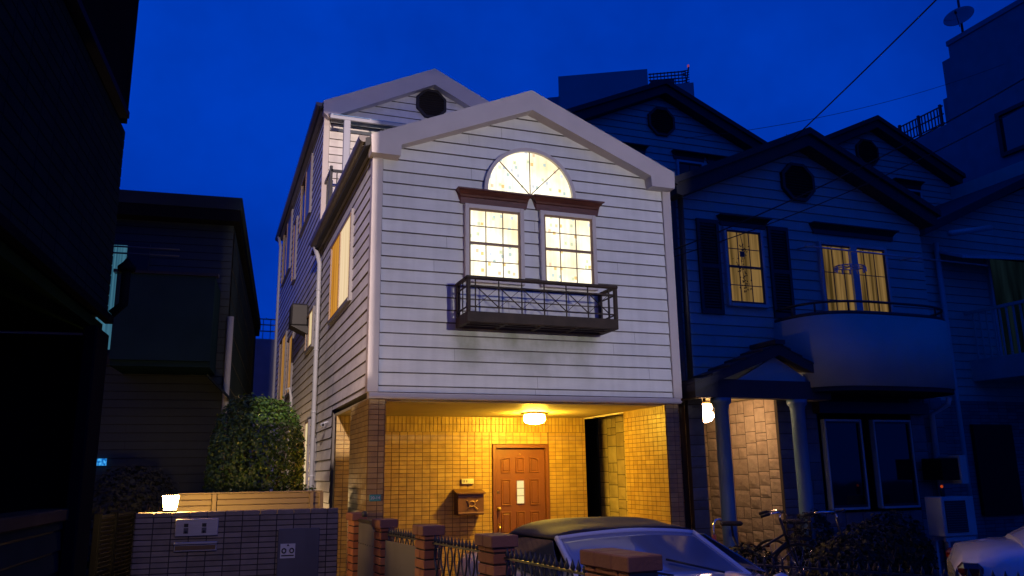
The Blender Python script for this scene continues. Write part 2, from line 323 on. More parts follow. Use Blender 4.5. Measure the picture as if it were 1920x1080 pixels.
def mkobj(name, mb, mats, org=(0, 0, 0), thick=0, subsurf=0):
    me = bpy.data.meshes.new(name); ox, oy, oz = org
    me.from_pydata([(x-ox, y-oy, z-oz) for x, y, z in mb.v], [], mb.f)
    for m in (mats if isinstance(mats, (list, tuple)) else [mats]): me.materials.append(m)
    me.polygons.foreach_set('material_index', mb.m); me.polygons.foreach_set('use_smooth', mb.s)
    at = me.attributes.new('rnd', 'FLOAT', 'FACE'); at.data.foreach_set('value', mb.r)
    me.update(); me.validate()
    o = bpy.data.objects.new(name, me); COL.objects.link(o)
    if thick:
        sm = o.modifiers.new('thickness', 'SOLIDIFY'); sm.thickness = thick; sm.offset = 0
    if subsurf:
        sm = o.modifiers.new('sub', 'SUBSURF'); sm.levels = subsurf; sm.render_levels = subsurf
    return o
class Thing:
    """Empty at the base of the thing; parts are given in world coordinates (local=False) or in its own frame"""
    def __init__(s, name, label, cat, loc=(0, 0, 0), rotz=0, group=None, local=False):
        s.o = bpy.data.objects.new(name, None); COL.objects.link(s.o); s.o.location = loc; s.o.rotation_euler = (0, 0, rotz)
        s.o.empty_display_size = .2
        s.o['label'] = label; s.o['category'] = cat
        if group: s.o['group'] = group
        s.org = (0, 0, 0) if local else loc
    def part(s, name, mb, mats, under=None, label=None, kind=None, **k):
        o = mkobj(name, mb, mats, s.org, **k); o.parent = under or s.o
        if label: o['label'] = label
        if kind: o['kind'] = kind
        return o
def solo(name, mb, mats, label, cat, loc=(0, 0, 0), group=None, **k):
    o = mkobj(name, mb, mats, loc, **k); o.location = loc; o['label'] = label; o['category'] = cat
    if group: o['group'] = group
    return o
def struct(name, mb, mats, kind='structure'):
    o = mkobj(name, mb, mats); o['kind'] = kind; return o
def text_mesh(body, size, depth=.003):
    cu = bpy.data.curves.new("txt", 'FONT'); cu.body = body; cu.size = size; cu.extrude = depth/2; cu.align_x = 'CENTER'; cu.align_y = 'CENTER'
    to = bpy.data.objects.new("txt", cu); COL.objects.link(to)
    dg = bpy.context.evaluated_depsgraph_get(); me = bpy.data.meshes.new_from_object(to.evaluated_get(dg))
    vs = [tuple(v.co) for v in me.vertices]; fs = [tuple(p.vertices) for p in me.polygons]
    bpy.data.objects.remove(to); bpy.data.meshes.remove(me); return vs, fs

def clipz(poly, lo, hi):
    def half(P, z0, keep_above):
        out = []
        for i in range(len(P)):
            a, b = P[i], P[(i+1) % len(P)]
            ia = (a[1] >= z0) if keep_above else (a[1] <= z0); ib = (b[1] >= z0) if keep_above else (b[1] <= z0)
            if ia: out.append(a)
            if ia != ib: t = (z0-a[1])/(b[1]-a[1]); out.append((a[0]+t*(b[0]-a[0]), z0))
        return out
    P = half(poly, lo, True); return half(P, hi, False) if len(P) > 2 else []
def siding(mb, poly, f, z0, pitch=.149, gap=.013, lip=.014, core=.14):
    """lapped boards clipped to an outline; f(u,z,out)->xyz. material 0 board, 1 joint"""
    zt = max(p[1] for p in poly); zlow = min(p[1] for p in poly); k = int((zlow-z0)/pitch)-1
    while z0+k*pitch < zt:
        a = z0+k*pitch; b = a+pitch; k += 1
        P = clipz(poly, max(a+gap, zlow), min(b, zt))
        if len(P) > 2 and max(p[1] for p in P)-min(p[1] for p in P) > .004:
            wob = random.uniform(-.0015, .0015)
            us0 = [p[0] for p in P]; ua, ub = min(us0), max(us0); cut = random.uniform(.5, 3.6); cuts = [ua-1]
            while ua+cut < ub-.3: cuts.append(ua+cut); cut += 3.64
            cuts.append(ub+1)
            for c0, c1 in zip(cuts, cuts[1:]):
                Q = [(q[1], q[0]) for q in clipz([(q[1], q[0]) for q in P], c0+.0015, c1-.0015)]
                if len(Q) > 2: mb.add([f(u, z, .003+wob+lip*(b-z)/pitch) for u, z in Q], [tuple(range(len(Q)))], 0)
            zz = min(p[1] for p in P); us = [p[0] for p in P if abs(p[1]-zz) < 1e-4]
            if len(us) > 1 and max(us)-min(us) > .01:
                u0, u1 = min(us), max(us); d = .003+wob+lip*(b-zz)/pitch
                mb.add([f(u0, zz, d), f(u1, zz, d), f(u1, zz, -.006), f(u0, zz, -.006)], [(0, 1, 2, 3)], 1)
        P = clipz(poly, max(a, zlow), min(a+gap, zt))
        if len(P) > 2: mb.add([f(u, z, -.006) for u, z in P], [tuple(range(len(P)))], 1)
    mb.prism(poly, -.008, -core, f, 1)
def tiles(mb, u0, u1, z0, z1, f, tw=.110, th=.057, gap=.007, soldier=0, core=.05):
    """stack-bonded face tiles over a grout bed; material 0 tile, 1 grout"""
    mb.prism([(u0, z0), (u1, z0), (u1, z1), (u0, z1)], 0, -core, f, 1)
    def one(a, b, c, d):
        o = .004+random.uniform(0, .0012); r = random.random()
        mb.add([f(a, c, 0), f(b, c, 0), f(b, d, 0), f(a, d, 0), f(a+.001, c+.001, o), f(b-.001, c+.001, o), f(b-.001, d-.001, o), f(a+.001, d-.001, o)],
               [(4, 5, 6, 7), (0, 1, 5, 4), (1, 2, 6, 5), (2, 3, 7, 6), (3, 0, 4, 7)], 0, r)
    zt = z1
    for _ in range(soldier):
        u = u0
        while u < u1-.01:
            one(u+gap/2, min(u+th, u1)-gap/2, zt-tw+gap/2, zt-gap/2); u += th
        zt -= tw
    z = zt
    while z > z0+.02:
        zb = max(z-th, z0); u = u0
        while u < u1-.015:
            one(u+gap/2, min(u+tw, u1)-gap/2, zb+gap/2, z-gap/2); u += tw
        z -= th
def ashlar(mb, u0, u1, z0, z1, f, smin=.18, smax=.42, core=.08):
    mb.prism([(u0, z0), (u1, z0), (u1, z1), (u0, z1)], 0, -core, f, 1)
    def rec(a, b, c, d):
        w, h = b-a, d-c
        if w > smax or (w > h*1.9 and w > smin*1.6):
            t = a+w*random.uniform(.35, .65); rec(a, t, c, d); rec(t, b, c, d); return
        if h > smax*.62:
            t = c+h*random.uniform(.35, .65); rec(a, b, c, t); rec(a, b, t, d); return
        g = .0045; o = random.uniform(.006, .016); r = random.random(); n = 4
        vs = []; 
        for i in range(n+1):
            for j in range(n+1):
                e = (i in (0, n)) or (j in (0, n)); uu = a+g+(w-2*g)*i/n; zz = c+g+(h-2*g)*j/n
                vs.append(f(uu, zz, 0.002 if e else o+random.uniform(-.0035, .0035)))
        mb.add(vs, [(i*(n+1)+j, (i+1)*(n+1)+j, (i+1)*(n+1)+j+1, i*(n+1)+j+1) for i in range(n) for j in range(n)], 0, r)
    rec(u0, u1, z0, z1)
FY = lambda y0: (lambda u, z, d: (u, y0-d, z))          # wall facing -Y
FX = lambda x0: (lambda u, z, d: (x0-d, u, z))          # wall facing -X
FXP = lambda x0: (lambda u, z, d: (x0+d, u, z))         # wall facing +X

# ---------------------------------------------------------------- shared builders for house parts
def cornice(x0, x1, zb, zt, yw, mi=0, dep=.13, fl=.06):
    mb = MB(); prof = [(0, 0), (.035, 0), (.035, .45), (.05, .5), (.06, .62), (dep*.8, .86), (dep, .9), (dep, 1.)]
    H = zt-zb; vs = []
    for (d, t) in prof: 
        e = fl*max(0, (d-.035)/(dep-.035)); vs += [(x0+fl-e, yw-d, zb+t*H), (x1-fl+e, yw-d, zb+t*H)]
    n = len(prof); fs = [(2*i, 2*i+1, 2*i+3, 2*i+2) for i in range(n-1)]
    b = len(vs); vs += [(x0+fl, yw, zb), (x1-fl, yw, zb), (x0, yw, zt), (x1, yw, zt)]
    fs += [(0, 1, b+1, b), (2*n-2, 2*n-1, b+3, b+2), tuple([2*i for i in range(n)]+[b+2, b]), tuple([2*i+1 for i in range(n)]+[b+3, b+1])]
    mb.add(vs, fs); return mb
def oct_vent(cx, cz, r, yw):
    mb = MB(); poly = [(cx+r*math.cos(R(22.5+45*k)), cz+r*math.sin(R(22.5+45*k))) for k in range(8)]; inn = [(cx+(r-.05)*math.cos(R(22.5+45*k)), cz+(r-.05)*math.sin(R(22.5+45*k))) for k in range(8)]
    for k in range(8):
        a, b, c, d = poly[k], poly[(k+1) % 8], inn[(k+1) % 8], inn[k]
        mb.prism([a, b, c, d], -.02, .05, FY(yw))
    mb.prism(inn, -.01, .004, FY(yw))
    z = cz-r+.08
    while z < cz+r-.07:
        hw = min(r-.06, (r*1.30-abs(z-cz))) - .0
        hw = min(r*.92-.05, r*1.26-abs(z-cz)-.03)
        mb.bar((cx-hw, yw-.03, z), (cx+hw, yw-.03, z), .035, .008, up=(0, .6, .8)); z += .045
    return mb
def rake(cx, hw, zpeak, slope, th, ret, y0, y1, retw=.34, retz=.225):
    """both gable boards with their eave returns, one closed outline each side; zpeak is the top corner"""
    mb = MB(); ze = zpeak-slope*hw
    for sg in (-1, 1):
        P = [(cx, zpeak), (cx+sg*hw, ze), (cx+sg*(hw-.01), ze-retz)]
        if ret: P += [(cx+sg*(hw-.01-retw), ze-retz), (cx+sg*(hw-.02-retw), ze-retz+.14)]
        else: P += [(cx+sg*(hw-.1), ze-th+.02)]
        P += [(cx, zpeak-th)]
        mb.prism(P, 0, -(y1-y0), FY(y0))
    return mb
def roof_slabs(cx, hw, zpeak, slope, y0, y1, th=.1, drop=.02):
    mb = MB()
    for sg in (-1, 1):
        P = [(cx, zpeak-drop), (cx+sg*hw, zpeak-slope*hw-drop), (cx+sg*hw, zpeak-slope*hw-drop-th), (cx, zpeak-drop-th)]
        mb.prism(P, 0, -(y1-y0), FY(y0))
    return mb
def sash_window(T, x0, x1, z0, z1, yw, framew, mframe, msash, mpane, cols=3, rows=2, mid=True, name='window', barmat=None):
    """frame (part) > pane, sash, glazing_bars"""
    fr = MB(); d = .07
    fr.bbox(x0-framew, x0, yw-d, yw+.02, z0-framew, z1+framew, .006); fr.bbox(x1, x1+framew, yw-d, yw+.02, z0-framew, z1+framew, .006)
    fr.box(x0, x1, yw-d+.002, yw+.02, z1, z1+framew-.002); fr.box(x0, x1, yw-d-.012, yw+.02, z0-framew, z0)
    o = T.part(name, fr, mframe)
    pn = MB(); pn.box(x0, x1, yw-.03, yw-.022, z0, z1); T.part('pane', pn, mpane, o)
    sa = MB(); w = .022
    sa.box(x0, x0+w, yw-.052, yw-.031, z0, z1); sa.box(x1-w, x1, yw-.052, yw-.031, z0, z1); sa.box(x0+w, x1-w, yw-.052, yw-.031, z0, z0+w+.01); sa.box(x0+w, x1-w, yw-.052, yw-.031, z1-w, z1)
    zm = (z0+z1)/2
    if mid: sa.box(x0+w, x1-w, yw-.056, yw-.031, zm-.016, zm+.016)
    T.part('sash', sa, msash, o)
    gb = MB()
    for i in range(1, cols): x = x0+(x1-x0)*i/cols; gb.box(x-.0055, x+.0055, yw-.040, yw-.031, z0+w, z1-w)
    halves = [(z0, zm), (zm, z1)] if mid else [(z0, z1)]
    for a, b in halves:
        for j in range(1, rows): z = a+(b-a)*j/rows; gb.box(x0+w, x1-w, yw-.039, yw-.0305, z-.0055, z+.0055)
    T.part('glazing_bars', gb, barmat or msash, o)
    return o

# ================================================================= SETTING: ground
mb = MB(); mb.box(-120, 160, -60, 200, -.5, 0); struct('ground', mb, ASPH)
mb = MB(); mb.box(2.05, 5.75, 3.4, 11.45, -.05, .06); struct('driveway', mb, PAVE)
mb = MB(); mb.box(5.85, 16, 6.9, 9.35, -.05, .12); struct('front_yard_paving', mb, PAVE)

# ================================================================= FLOODLIGHT across the street (out of frame; it lights the upper floors)
LP = Vector((5.74, -5.0, 4.0))
t = Thing('street_floodlight', 'unseen white floodlight across the street, its beam boxed in to the white house front', 'lamp', (5.56, -5.2, 0))
h = MB(); xa, xb, za, zb = 5.74-.325, 5.755, 3.889, 4.275   # unseen box added to crop the beam; opening one metre before the bulb
h.box(xa-.02, xa, -5.25, -4, za-.02, zb+.02); h.box(xb, xb+.02, -5.25, -4, za-.02, zb+.02); h.box(xa, xb, -5.25, -4, zb, zb+.02); h.box(xa, xb, -5.25, -4, za-.02, za); h.box(xa, xb, -5.25, -5.23, za, zb)
t.part('beam_box', h, BLACKM)
p = MB(); p.tube([(5.56, -5.2, 0), (5.56, -5.2, 3.88)], .05, 12); t.part('pole', p, STEEL)
ld = bpy.data.lights.new('floodlight_bulb', 'POINT'); ld.energy = 2300; ld.color = (1.0, .92, .86); ld.shadow_soft_size = .013
lo = bpy.data.objects.new('floodlight_bulb', ld); COL.objects.link(lo); lo.location = LP-Vector(t.org); lo.parent = t.o

# a second unseen lamp behind the camera on the left rakes along the side wall
LP = Vector((-.6, -3.0, 6.6))
t = Thing('alley_floodlight', 'unseen pinkish floodlight behind the viewer, its beam boxed in, raking along the side wall of the white house', 'lamp', (-.75, -3.2, 0))
h = MB(); xa, xb, za, zb = -.6+.083, -.6+.1875, 6.6-.328, 6.6+.075  # unseen box added to crop the beam to the side wall
h.box(xa-.3, xa, -2.02, -2, za, zb); h.box(xb, xb+.02, -3.25, -2, za-.02, zb+.02); h.box(xa-.3, xb, -3.25, -2, zb, zb+.02); h.box(xa-.3, xb, -3.25, -2, za-.02, za); h.box(xa-.3, xb, -3.27, -3.25, za-.02, zb+.02); h.box(xa-.32, xa-.3, -3.25, -2, za-.02, zb+.02)
t.part('beam_box', h, BLACKM)
p = MB(); p.tube([(-.75, -3.3, 0), (-.75, -3.3, 6.5)], .05, 12); t.part('pole', p, STEEL)
ld = bpy.data.lights.new('floodlight_bulb', 'POINT'); ld.energy = 11500; ld.color = (1.0, .78, .66); ld.shadow_soft_size = .006
lo = bpy.data.objects.new('floodlight_bulb', ld); COL.objects.link(lo); lo.location = LP-Vector(t.org); lo.parent = t.o
# unseen weak lamp added as fill for the gate wall and piers
t = Thing('fill_lamp', 'unseen weak lamp added outside the frame as fill for the gate wall and piers', 'lamp', (-.35, 2.4, 0))
p = MB(); p.tube([(-.75, 2.2, 0), (-.75, 2.2, 3.7), (-.7, 2.25, 3.85), (-.4, 2.4, 3.9)], .035, 10); t.part('pole', p, STEEL)
p = MB(); p.lathe([(.02, .18), (.06, .15), (.16, .03), (.17, -.11), (.165, -.11), (.152, .02), (.05, .13), (.01, .135)], (-.35, 2.4, 3.78), 28); p.box(-.374, -.371, 2.3, 2.85, 3.3, 3.9); p.box(.20, .203, -.3, .03, 3.58, 3.9, T=Matrix.Translation((-.35, 2.4, 0)) @ Matrix.Rotation(R(30), 4, 'Z')); t.part('shade_and_plates', p, BLACKM)  # plates added beside the lampshade to block spill to left and right
ld = bpy.data.lights.new('fill_lamp_bulb', 'POINT'); ld.energy = 130; ld.color = (1.0, .72, .52); ld.shadow_soft_size = .02
lo = bpy.data.objects.new('fill_lamp_bulb', ld); COL.objects.link(lo); lo.location = Vector((-.35, 2.4, 3.7))-Vector(t.org); lo.parent = t.o

# ================================================================= MAIN HOUSE
XL, XR, Y0, Y1, Y2 = 1.66, 5.60, 9.0, 13.9, 22.5
CX = 3.60
H = Thing('white_house', 'white clapboard three-storey house with brightly lit arched window and golden brick-tiled porch', 'house', (3.6, 11.0, 0))
SL = .43
# front wall
zl = 6.22-SL*(CX-XL)
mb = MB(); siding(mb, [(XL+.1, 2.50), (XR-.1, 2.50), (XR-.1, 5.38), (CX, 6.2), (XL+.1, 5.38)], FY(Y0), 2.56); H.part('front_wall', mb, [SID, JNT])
mb = MB(); mb.box(XL-.005, XR+.005, Y0-.03, Y0+.1, 2.425, 2.49); mb.box(XL-.01, XR+.01, Y0-.045, Y0-.03, 2.44, 2.455); H.part('base_trim', mb, TRIM)
# side wall (left), split where the rear wing starts
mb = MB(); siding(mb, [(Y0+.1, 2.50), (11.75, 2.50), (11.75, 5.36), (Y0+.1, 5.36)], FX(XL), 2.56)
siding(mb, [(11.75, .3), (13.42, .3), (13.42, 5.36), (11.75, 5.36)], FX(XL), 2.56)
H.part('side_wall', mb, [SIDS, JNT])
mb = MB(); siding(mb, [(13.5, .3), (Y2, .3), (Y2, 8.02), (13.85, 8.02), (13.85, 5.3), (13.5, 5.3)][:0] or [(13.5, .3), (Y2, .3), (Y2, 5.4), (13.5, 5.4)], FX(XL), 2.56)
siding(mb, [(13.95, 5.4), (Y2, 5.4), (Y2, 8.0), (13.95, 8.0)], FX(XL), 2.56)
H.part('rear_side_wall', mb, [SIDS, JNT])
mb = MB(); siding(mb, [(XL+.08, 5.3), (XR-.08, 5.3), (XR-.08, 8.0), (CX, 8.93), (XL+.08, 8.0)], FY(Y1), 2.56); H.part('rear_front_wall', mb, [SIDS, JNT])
# plain right-hand and back walls
mb = MB(); mb.box(XR-.12, XR, Y0+.1, Y2, 2.5, 5.4); mb.box(XR-.12, XR, Y1, Y2, 5.4, 8.0); mb.box(XL+.1, XR-.12, Y2-.15, Y2, 0, 8.0); H.part('back_walls', mb, SIDS)
mb = MB(); mb.box(5.28, 5.40, 11.56, Y2-.2, 0, 2.4); H.part('lower_side_wall', mb, VENT)
# corner boards
def part_box(T, name, m, x0, x1, y0, y1, z0, z1, b=.006, **k):
    mb = MB(); mb.bbox(x0, x1, y0, y1, z0, z1, b); return T.part(name, mb, m, **k)
part_box(H, 'corner_board', TRIM, XL-.03, XL+.095, Y0-.03, Y0+.095, 2.492, 5.40)
part_box(H, 'corner_board', TRIM, XR-.095, XR+.03, Y0-.03, Y0+.095, 2.492, 5.40)
part_box(H, 'corner_board', TRIM, XL-.03, XL+.075, Y1-.03, Y1+.05, 5.45, 8.0)
# gable boards and roofs
mb = rake(CX, 2.02, 6.33, SL, .27, True, 8.82, 9.02); H.part('gable_board', mb, TRIM)
mb = roof_slabs(CX, 2.08, 6.33, SL, 8.85, 14.0); H.part('front_roof', mb, ROOF)
mb = rake(3.63, 2.04, 9.09, .475, .33, False, 13.72, 13.9); H.part('rear_gable_board', mb, TRIM)
mb = roof_slabs(3.63, 2.1, 9.09, .475, 13.75, 22.8); H.part('rear_roof', mb, ROOF)
mb = oct_vent(3.60, 8.42, .31, Y1-.015); H.part('gable_vent', mb, VENT)
# gutters + soffits
def gutter(xc, zc, y0, y1, r=.055):
    mb = MB(); pts = [(xc+r*math.cos(a), zc+r*math.sin(a)) for a in [R(180+180*k/8) for k in range(9)]]
    pts = [(xc-r, zc+.02)]+pts+[(xc+r, zc+.02)]
    inn = [(xc+(u-xc)*.86, zc+(w-zc)*.86+.004) for u, w in reversed(pts)]
    mb.prism(pts+inn, 0, y1-y0, lambda u, w, d: (u, y0+d, w)); mb.prism(pts, -.006, .006, lambda u, w, d: (u, y0+d, w)); mb.prism(pts, -.006, .006, lambda u, w, d: (u, y1+d, w))
    y = y0+.4
    while y < y1: mb.box(xc-r-.006, xc+r+.03, y-.012, y+.012, zc+.018, zc+.026); y += .6
    return mb
mb = gutter(1.50, 5.42, 8.86, 13.62); H.part('gutter', mb, GUT)
part_box(H, 'soffit', GUT, 1.50, 1.645, 8.95, 13.9, 5.352, 5.37, .003)
mb = gutter(1.52, 8.06, 13.74, 22.8); H.part('gutter', mb, GUT)
part_box(H, 'soffit', GUT, 1.52, 1.645, 13.9, 22.6, 7.99, 8.01, .003)
mb = MB(); mb.tube([(1.52, 13.56, 5.36), (1.57, 13.5, 5.2), (1.60, 13.46, 5.05), (1.60, 13.46, .2)], .038, 12)
for z in (4.6, 3.6, 2.6, 1.6): mb.lathe([(.046, -.012), (.046, .012)], (1.60, 13.46, z), 12)
H.part('downpipe', mb, WPIPE)
mb = MB(); mb.tube([(1.53, 22.3, 8.0), (1.59, 22.3, 7.7), (1.60, 22.3, .2)], .04, 10); H.part('downpipe', mb, WPIPE)
# third-floor balcony bits in front of the rear wing
mb = MB()
mb.add([(1.68, 13.30, 7.70), (5.4, 13.30, 7.70), (5.4, 13.86, 7.95), (1.68, 13.86, 7.95), (1.68, 13.30, 7.69), (5.4, 13.30, 7.69), (5.4, 13.86, 7.94), (1.68, 13.86, 7.94)],
       [(0, 1, 2, 3), (7, 6, 5, 4), (0, 4, 5, 1), (1, 5, 6, 2), (2, 6, 7, 3), (3, 7, 4, 0)])
cp = H.part('canopy', mb, mat('polycarbonate_blue', (.22, .38, .62), .2, namt=.05))
mb = MB(); mb.bbox(1.66, 5.42, 13.25, 13.298, 7.60, 7.66, .005)
for x in (1.70, 2.36, 3.0, 3.7, 4.4): mb.bar((x, 13.29, 7.675), (x, 13.86, 7.925), .03, .03)
H.part('canopy_frame', mb, WPIPE, cp)
mb = MB(); mb.bbox(1.90, 2.01, 13.25, 13.35, 5.7, 7.598, .006); H.part('canopy_post', mb, WPIPE, cp)
mb = MB(); mb.bar((1.70, 13.2, 6.62), (5.3, 13.2, 6.62), .05, .04); mb.bar((1.70, 13.2, 6.05), (5.3, 13.2, 6.05), .03, .03); mb.bar((1.70, 13.2, 6.62), (1.70, 13.85, 6.62), .05, .04)
mb.bar((1.70, 13.2, 5.6), (1.70, 13.2, 6.7), .05, .05)
x = 1.8
while x < 5.3: mb.bar((x, 13.2, 6.05), (x, 13.2, 6.62), .018, .018); x += .11
for y in (13.35, 13.5, 13.65): mb.bar((1.70, y, 5.9), (1.70, y, 6.62), .018, .018)
H.part('upper_balcony_rail', mb, BLACKM)
# arched window
def arc(cx, cz, r, n=28, a0=0, a1=180): return [(cx+r*math.cos(R(a0+(a1-a0)*k/n)), cz+r*math.sin(R(a0+(a1-a0)*k/n))) for k in range(n+1)]
AX, AZ = 3.605, 4.975
mb = MB(); o_, i_ = arc(AX, AZ, .612), arc(AX, AZ, .566)
for k in range(28): mb.prism([o_[k], o_[k+1], i_[k+1], i_[k]], 0.0, .075, FY(Y0-.0))
aw = H.part('arched_window', mb, TRIM)
mb = MB(); mb.prism(arc(AX, AZ, .567), .02, .03, FY(Y0)); H.part('pane', mb, LITP, aw, label='glowing half-round pane with pastel pictures')
mb = MB()
for a in (45, 90, 135): mb.bar((AX, Y0-.036, AZ), (AX+.565*math.cos(R(a)), Y0-.036, AZ+.565*math.sin(R(a))), .011, .010, up=(0, 1, 0))
H.part('glazing_bars', mb, SASH, aw)
# pair of sash windows
sash_window(H, 2.80, 3.455, 3.86, 4.725, Y0, .052, TRIM, SASH, LITP)
sash_window(H, 3.775, 4.435, 3.86, 4.735, Y0, .052, TRIM, SASH, LITP)
H.part('window_cornice', cornice(2.645, 3.61, 4.785, 4.955, Y0), CORN)
H.part('window_cornice', cornice(3.625, 4.59, 4.795, 4.965, Y0), CORN)
# planter balcony
bx0, bx1, by0, by1 = 2.655, 4.525, 8.545, 8.98
mb = MB(); mb.bbox(bx0-.01, bx1+.01, by0-.015, by0+.03, 3.25, 3.375, .006); mb.bbox(bx0-.01, bx0+.03, by0+.031, by1, 3.25, 3.375, .006); mb.bbox(bx1-.03, bx1+.01, by0+.031, by1, 3.25, 3.375, .006)
mb.bbox(bx0+.03, bx1-.03, by1-.04, by1, 3.25, 3.30, .004)
for k in range(5): x = bx0+.03+(bx1-bx0-.06)*k/4; mb.box(x-.02, x+.02, by0+.031, by1-.041, 3.255, 3.28)
mb.box(bx0+.03, bx1-.03, by0+.12, by0+.16, 3.258, 3.278); mb.box(bx0+.03, bx1-.03, by0+.25, by0+.29, 3.257, 3.277)
pb = H.part('planter_balcony', mb, BALC)
mb = MB(); mb.bbox(bx0-.02, bx1+.02, by0-.022, by0+.03, 3.745, 3.785, .01); mb.bbox(bx0-.02, bx0+.03, by0+.031, by1, 3.745, 3.785, .01); mb.bbox(bx1-.03, bx1+.02, by0+.031, by1, 3.745, 3.785, .01)
H.part('handrail', mb, BALC, pb)
mb = MB()
for x, y in ((bx0+.012, by0+.005), (bx1-.012, by0+.005), (bx0+.012, by1-.03), (bx1-.012, by1-.03)): mb = MB(); mb.bbox(x-.022, x+.022, y-.022, y+.022, 3.376, 3.744, .005); H.part('post', mb, BALC, pb)
mb = MB(); yq = by0+.005; n = 6; xa = bx0+.095; xb = bx1-.095
for z in (3.43, 3.67): mb.bar((bx0+.035, yq, z), (bx1-.035, yq, z), .016, .016)
for k in range(n+1): x = xa+(xb-xa)*k/n; mb.bar((x, yq+.001, 3.376), (x, yq+.001, 3.744), .013, .013)
for k in range(n):
    u0, u1 = xa+(xb-xa)*k/n, xa+(xb-xa)*(k+1)/n
    mb.bar((u0, yq-.006, 3.67), (u1, yq-.006, 3.43), .010, .010); mb.bar((u0, yq+.008, 3.43), (u1, yq+.008, 3.67), .006, .006)
for x in (bx0+.005, bx1-.005):
    for z in (3.43, 3.67): mb.bar((x, by0+.03, z), (x, by1-.05, z), .014, .014)
    mb.bar((x, by0+.2, 3.376), (x, by0+.2, 3.744), .012, .012)
H.part('lattice', mb, BALC, pb)
# side windows
SFRM = mat('side_window_frame', (.2, .19, .22), .6)
def side_window(y0, y1, z0, z1, panes, name='window', fw=.04, fm=None, d=.045):
    fm = fm or SFRM
    mb = MB(); mb.box(XL-d, XL+.01, y0-fw, y0, z0-fw, z1+fw); mb.box(XL-d, XL+.01, y1, y1+fw, z0-fw, z1+fw); mb.box(XL-d, XL+.01, y0, y1, z1, z1+fw); mb.box(XL-d-.01, XL+.01, y0, y1, z0-fw, z0)
    o = H.part(name, mb, fm); n = len(panes)
    for i, m in enumerate(panes):
        a, b = y0+(y1-y0)*i/n, y0+(y1-y0)*(i+1)/n
        q = MB(); q.box(XL-.035+.01*(i % 2), XL-.028+.01*(i % 2), a, b, z0, z1); H.part('pane', q, m, o)
        q = MB(); q.box(XL-.05, XL-.036, a, a+.02, z0, z1); q.box(XL-.05, XL-.036, b-.02, b, z0, z1); q.box(XL-.05, XL-.036, a+.02, b-.02, z0, z0+.02); q.box(XL-.05, XL-.036, a+.02, b-.02, z1-.02, z1); H.part('sash', q, SASH, o)
    return o
side_window(10.38, 12.2, 3.84, 5.0, [PALEC, AMBER])
side_window(14.3, 15.3, 3.82, 4.46, [SLIVER, GLSB])
side_window(15.6, 17.4, 6.65, 7.80, [PALEB, GLS])
side_window(19.6, 21.7, 6.5, 8.0-.1, [PALEB, GLS])
side_window(18.2, 18.75, 5.9, 7.3, [GLS])
side_window(17.9, 19.0, 3.35, 4.6, [AMBS, GLS])
side_window(19.6, 21.2, 3.3, 4.9, [AMBS, GLS])
side_window(14.3, 14.75, 1.3, 2.5, [SLIVER])
side_window(13.55, 13.75, 1.3, 2.15, [SLIVER])
side_window(15.6, 16.3, 1.2, 2.2, [AMBS])
mb = MB(); mb.bbox(1.33, 1.645, 15.2, 15.62, 4.30, 4.72, .03); mb.prism([(1.33, 4.30), (1.645, 4.30), (1.645, 4.15)], 0, .42, lambda u, w, d: (u, 15.2+d, w)); H.part('exhaust_hood', mb, mat('hood_dark_grey', (.028, .026, .03), .6))
mb = MB(); mb.tube([(1.62, 17.6, .3), (1.62, 17.6, 3.2), (1.58, 17.6, 3.4), (1.50, 17.6, 3.35)], .03, 8); H.part('vent_pipe', mb, WPIPE)
# porch
mb = MB()
tiles(mb, 1.665, 1.845, 0, 2.42, FY(9.02)); tiles(mb, 9.025, 10.2, 0, 2.42, FX(1.662)); tiles(mb, 9.025, 10.2, 0, 2.42, FXP(1.85)); mb.box(1.67, 1.84, 9.03, 10.2, 0, 2.42, 1)
H.part('porch_pillar', mb, [TILE, GROUT])
mb = MB(); tiles(mb, 5.405, 5.585, 0, 2.42, FY(9.02)); tiles(mb, 9.025, 10.13, 0, 2.42, FX(5.40), soldier=1); tiles(mb, 9.025, 10.13, 0, 2.42, FXP(5.59)); mb.box(5.41, 5.58, 9.03, 10.13, 0, 2.42, 1)
H.part('porch_pier_wall', mb, [TILE, GROUT])
YB = 11.4
mb = MB(); tiles(mb, 1.665, 3.905, 0, 2.405, FY(YB), soldier=2); tiles(mb, 4.80, 5.405, 0, 2.405, FY(YB), soldier=2); tiles(mb, 3.905, 4.80, 2.015, 2.405, FY(YB), soldier=2)
mb.box(1.67, 5.40, YB+.01, YB+.15, 2.02, 2.4, 1); mb.box(1.67, 3.905, YB+.05, YB+.15, 0, 2.4, 1); mb.box(4.8, 5.40, YB+.05, YB+.15, 0, 2.4, 1)
H.part('porch_back_wall', mb, [TILE, GROUT])
mb = MB(); mb.box(1.67, 5.59, 9.1, 11.6, 2.405, 2.44); H.part('porch_ceiling', mb, CEIL)
mb = MB(); mb.box(5.395, 5.42, 10.13, 11.6, 2.385, 2.404); H.part('ceiling_trim', mb, TRIM)
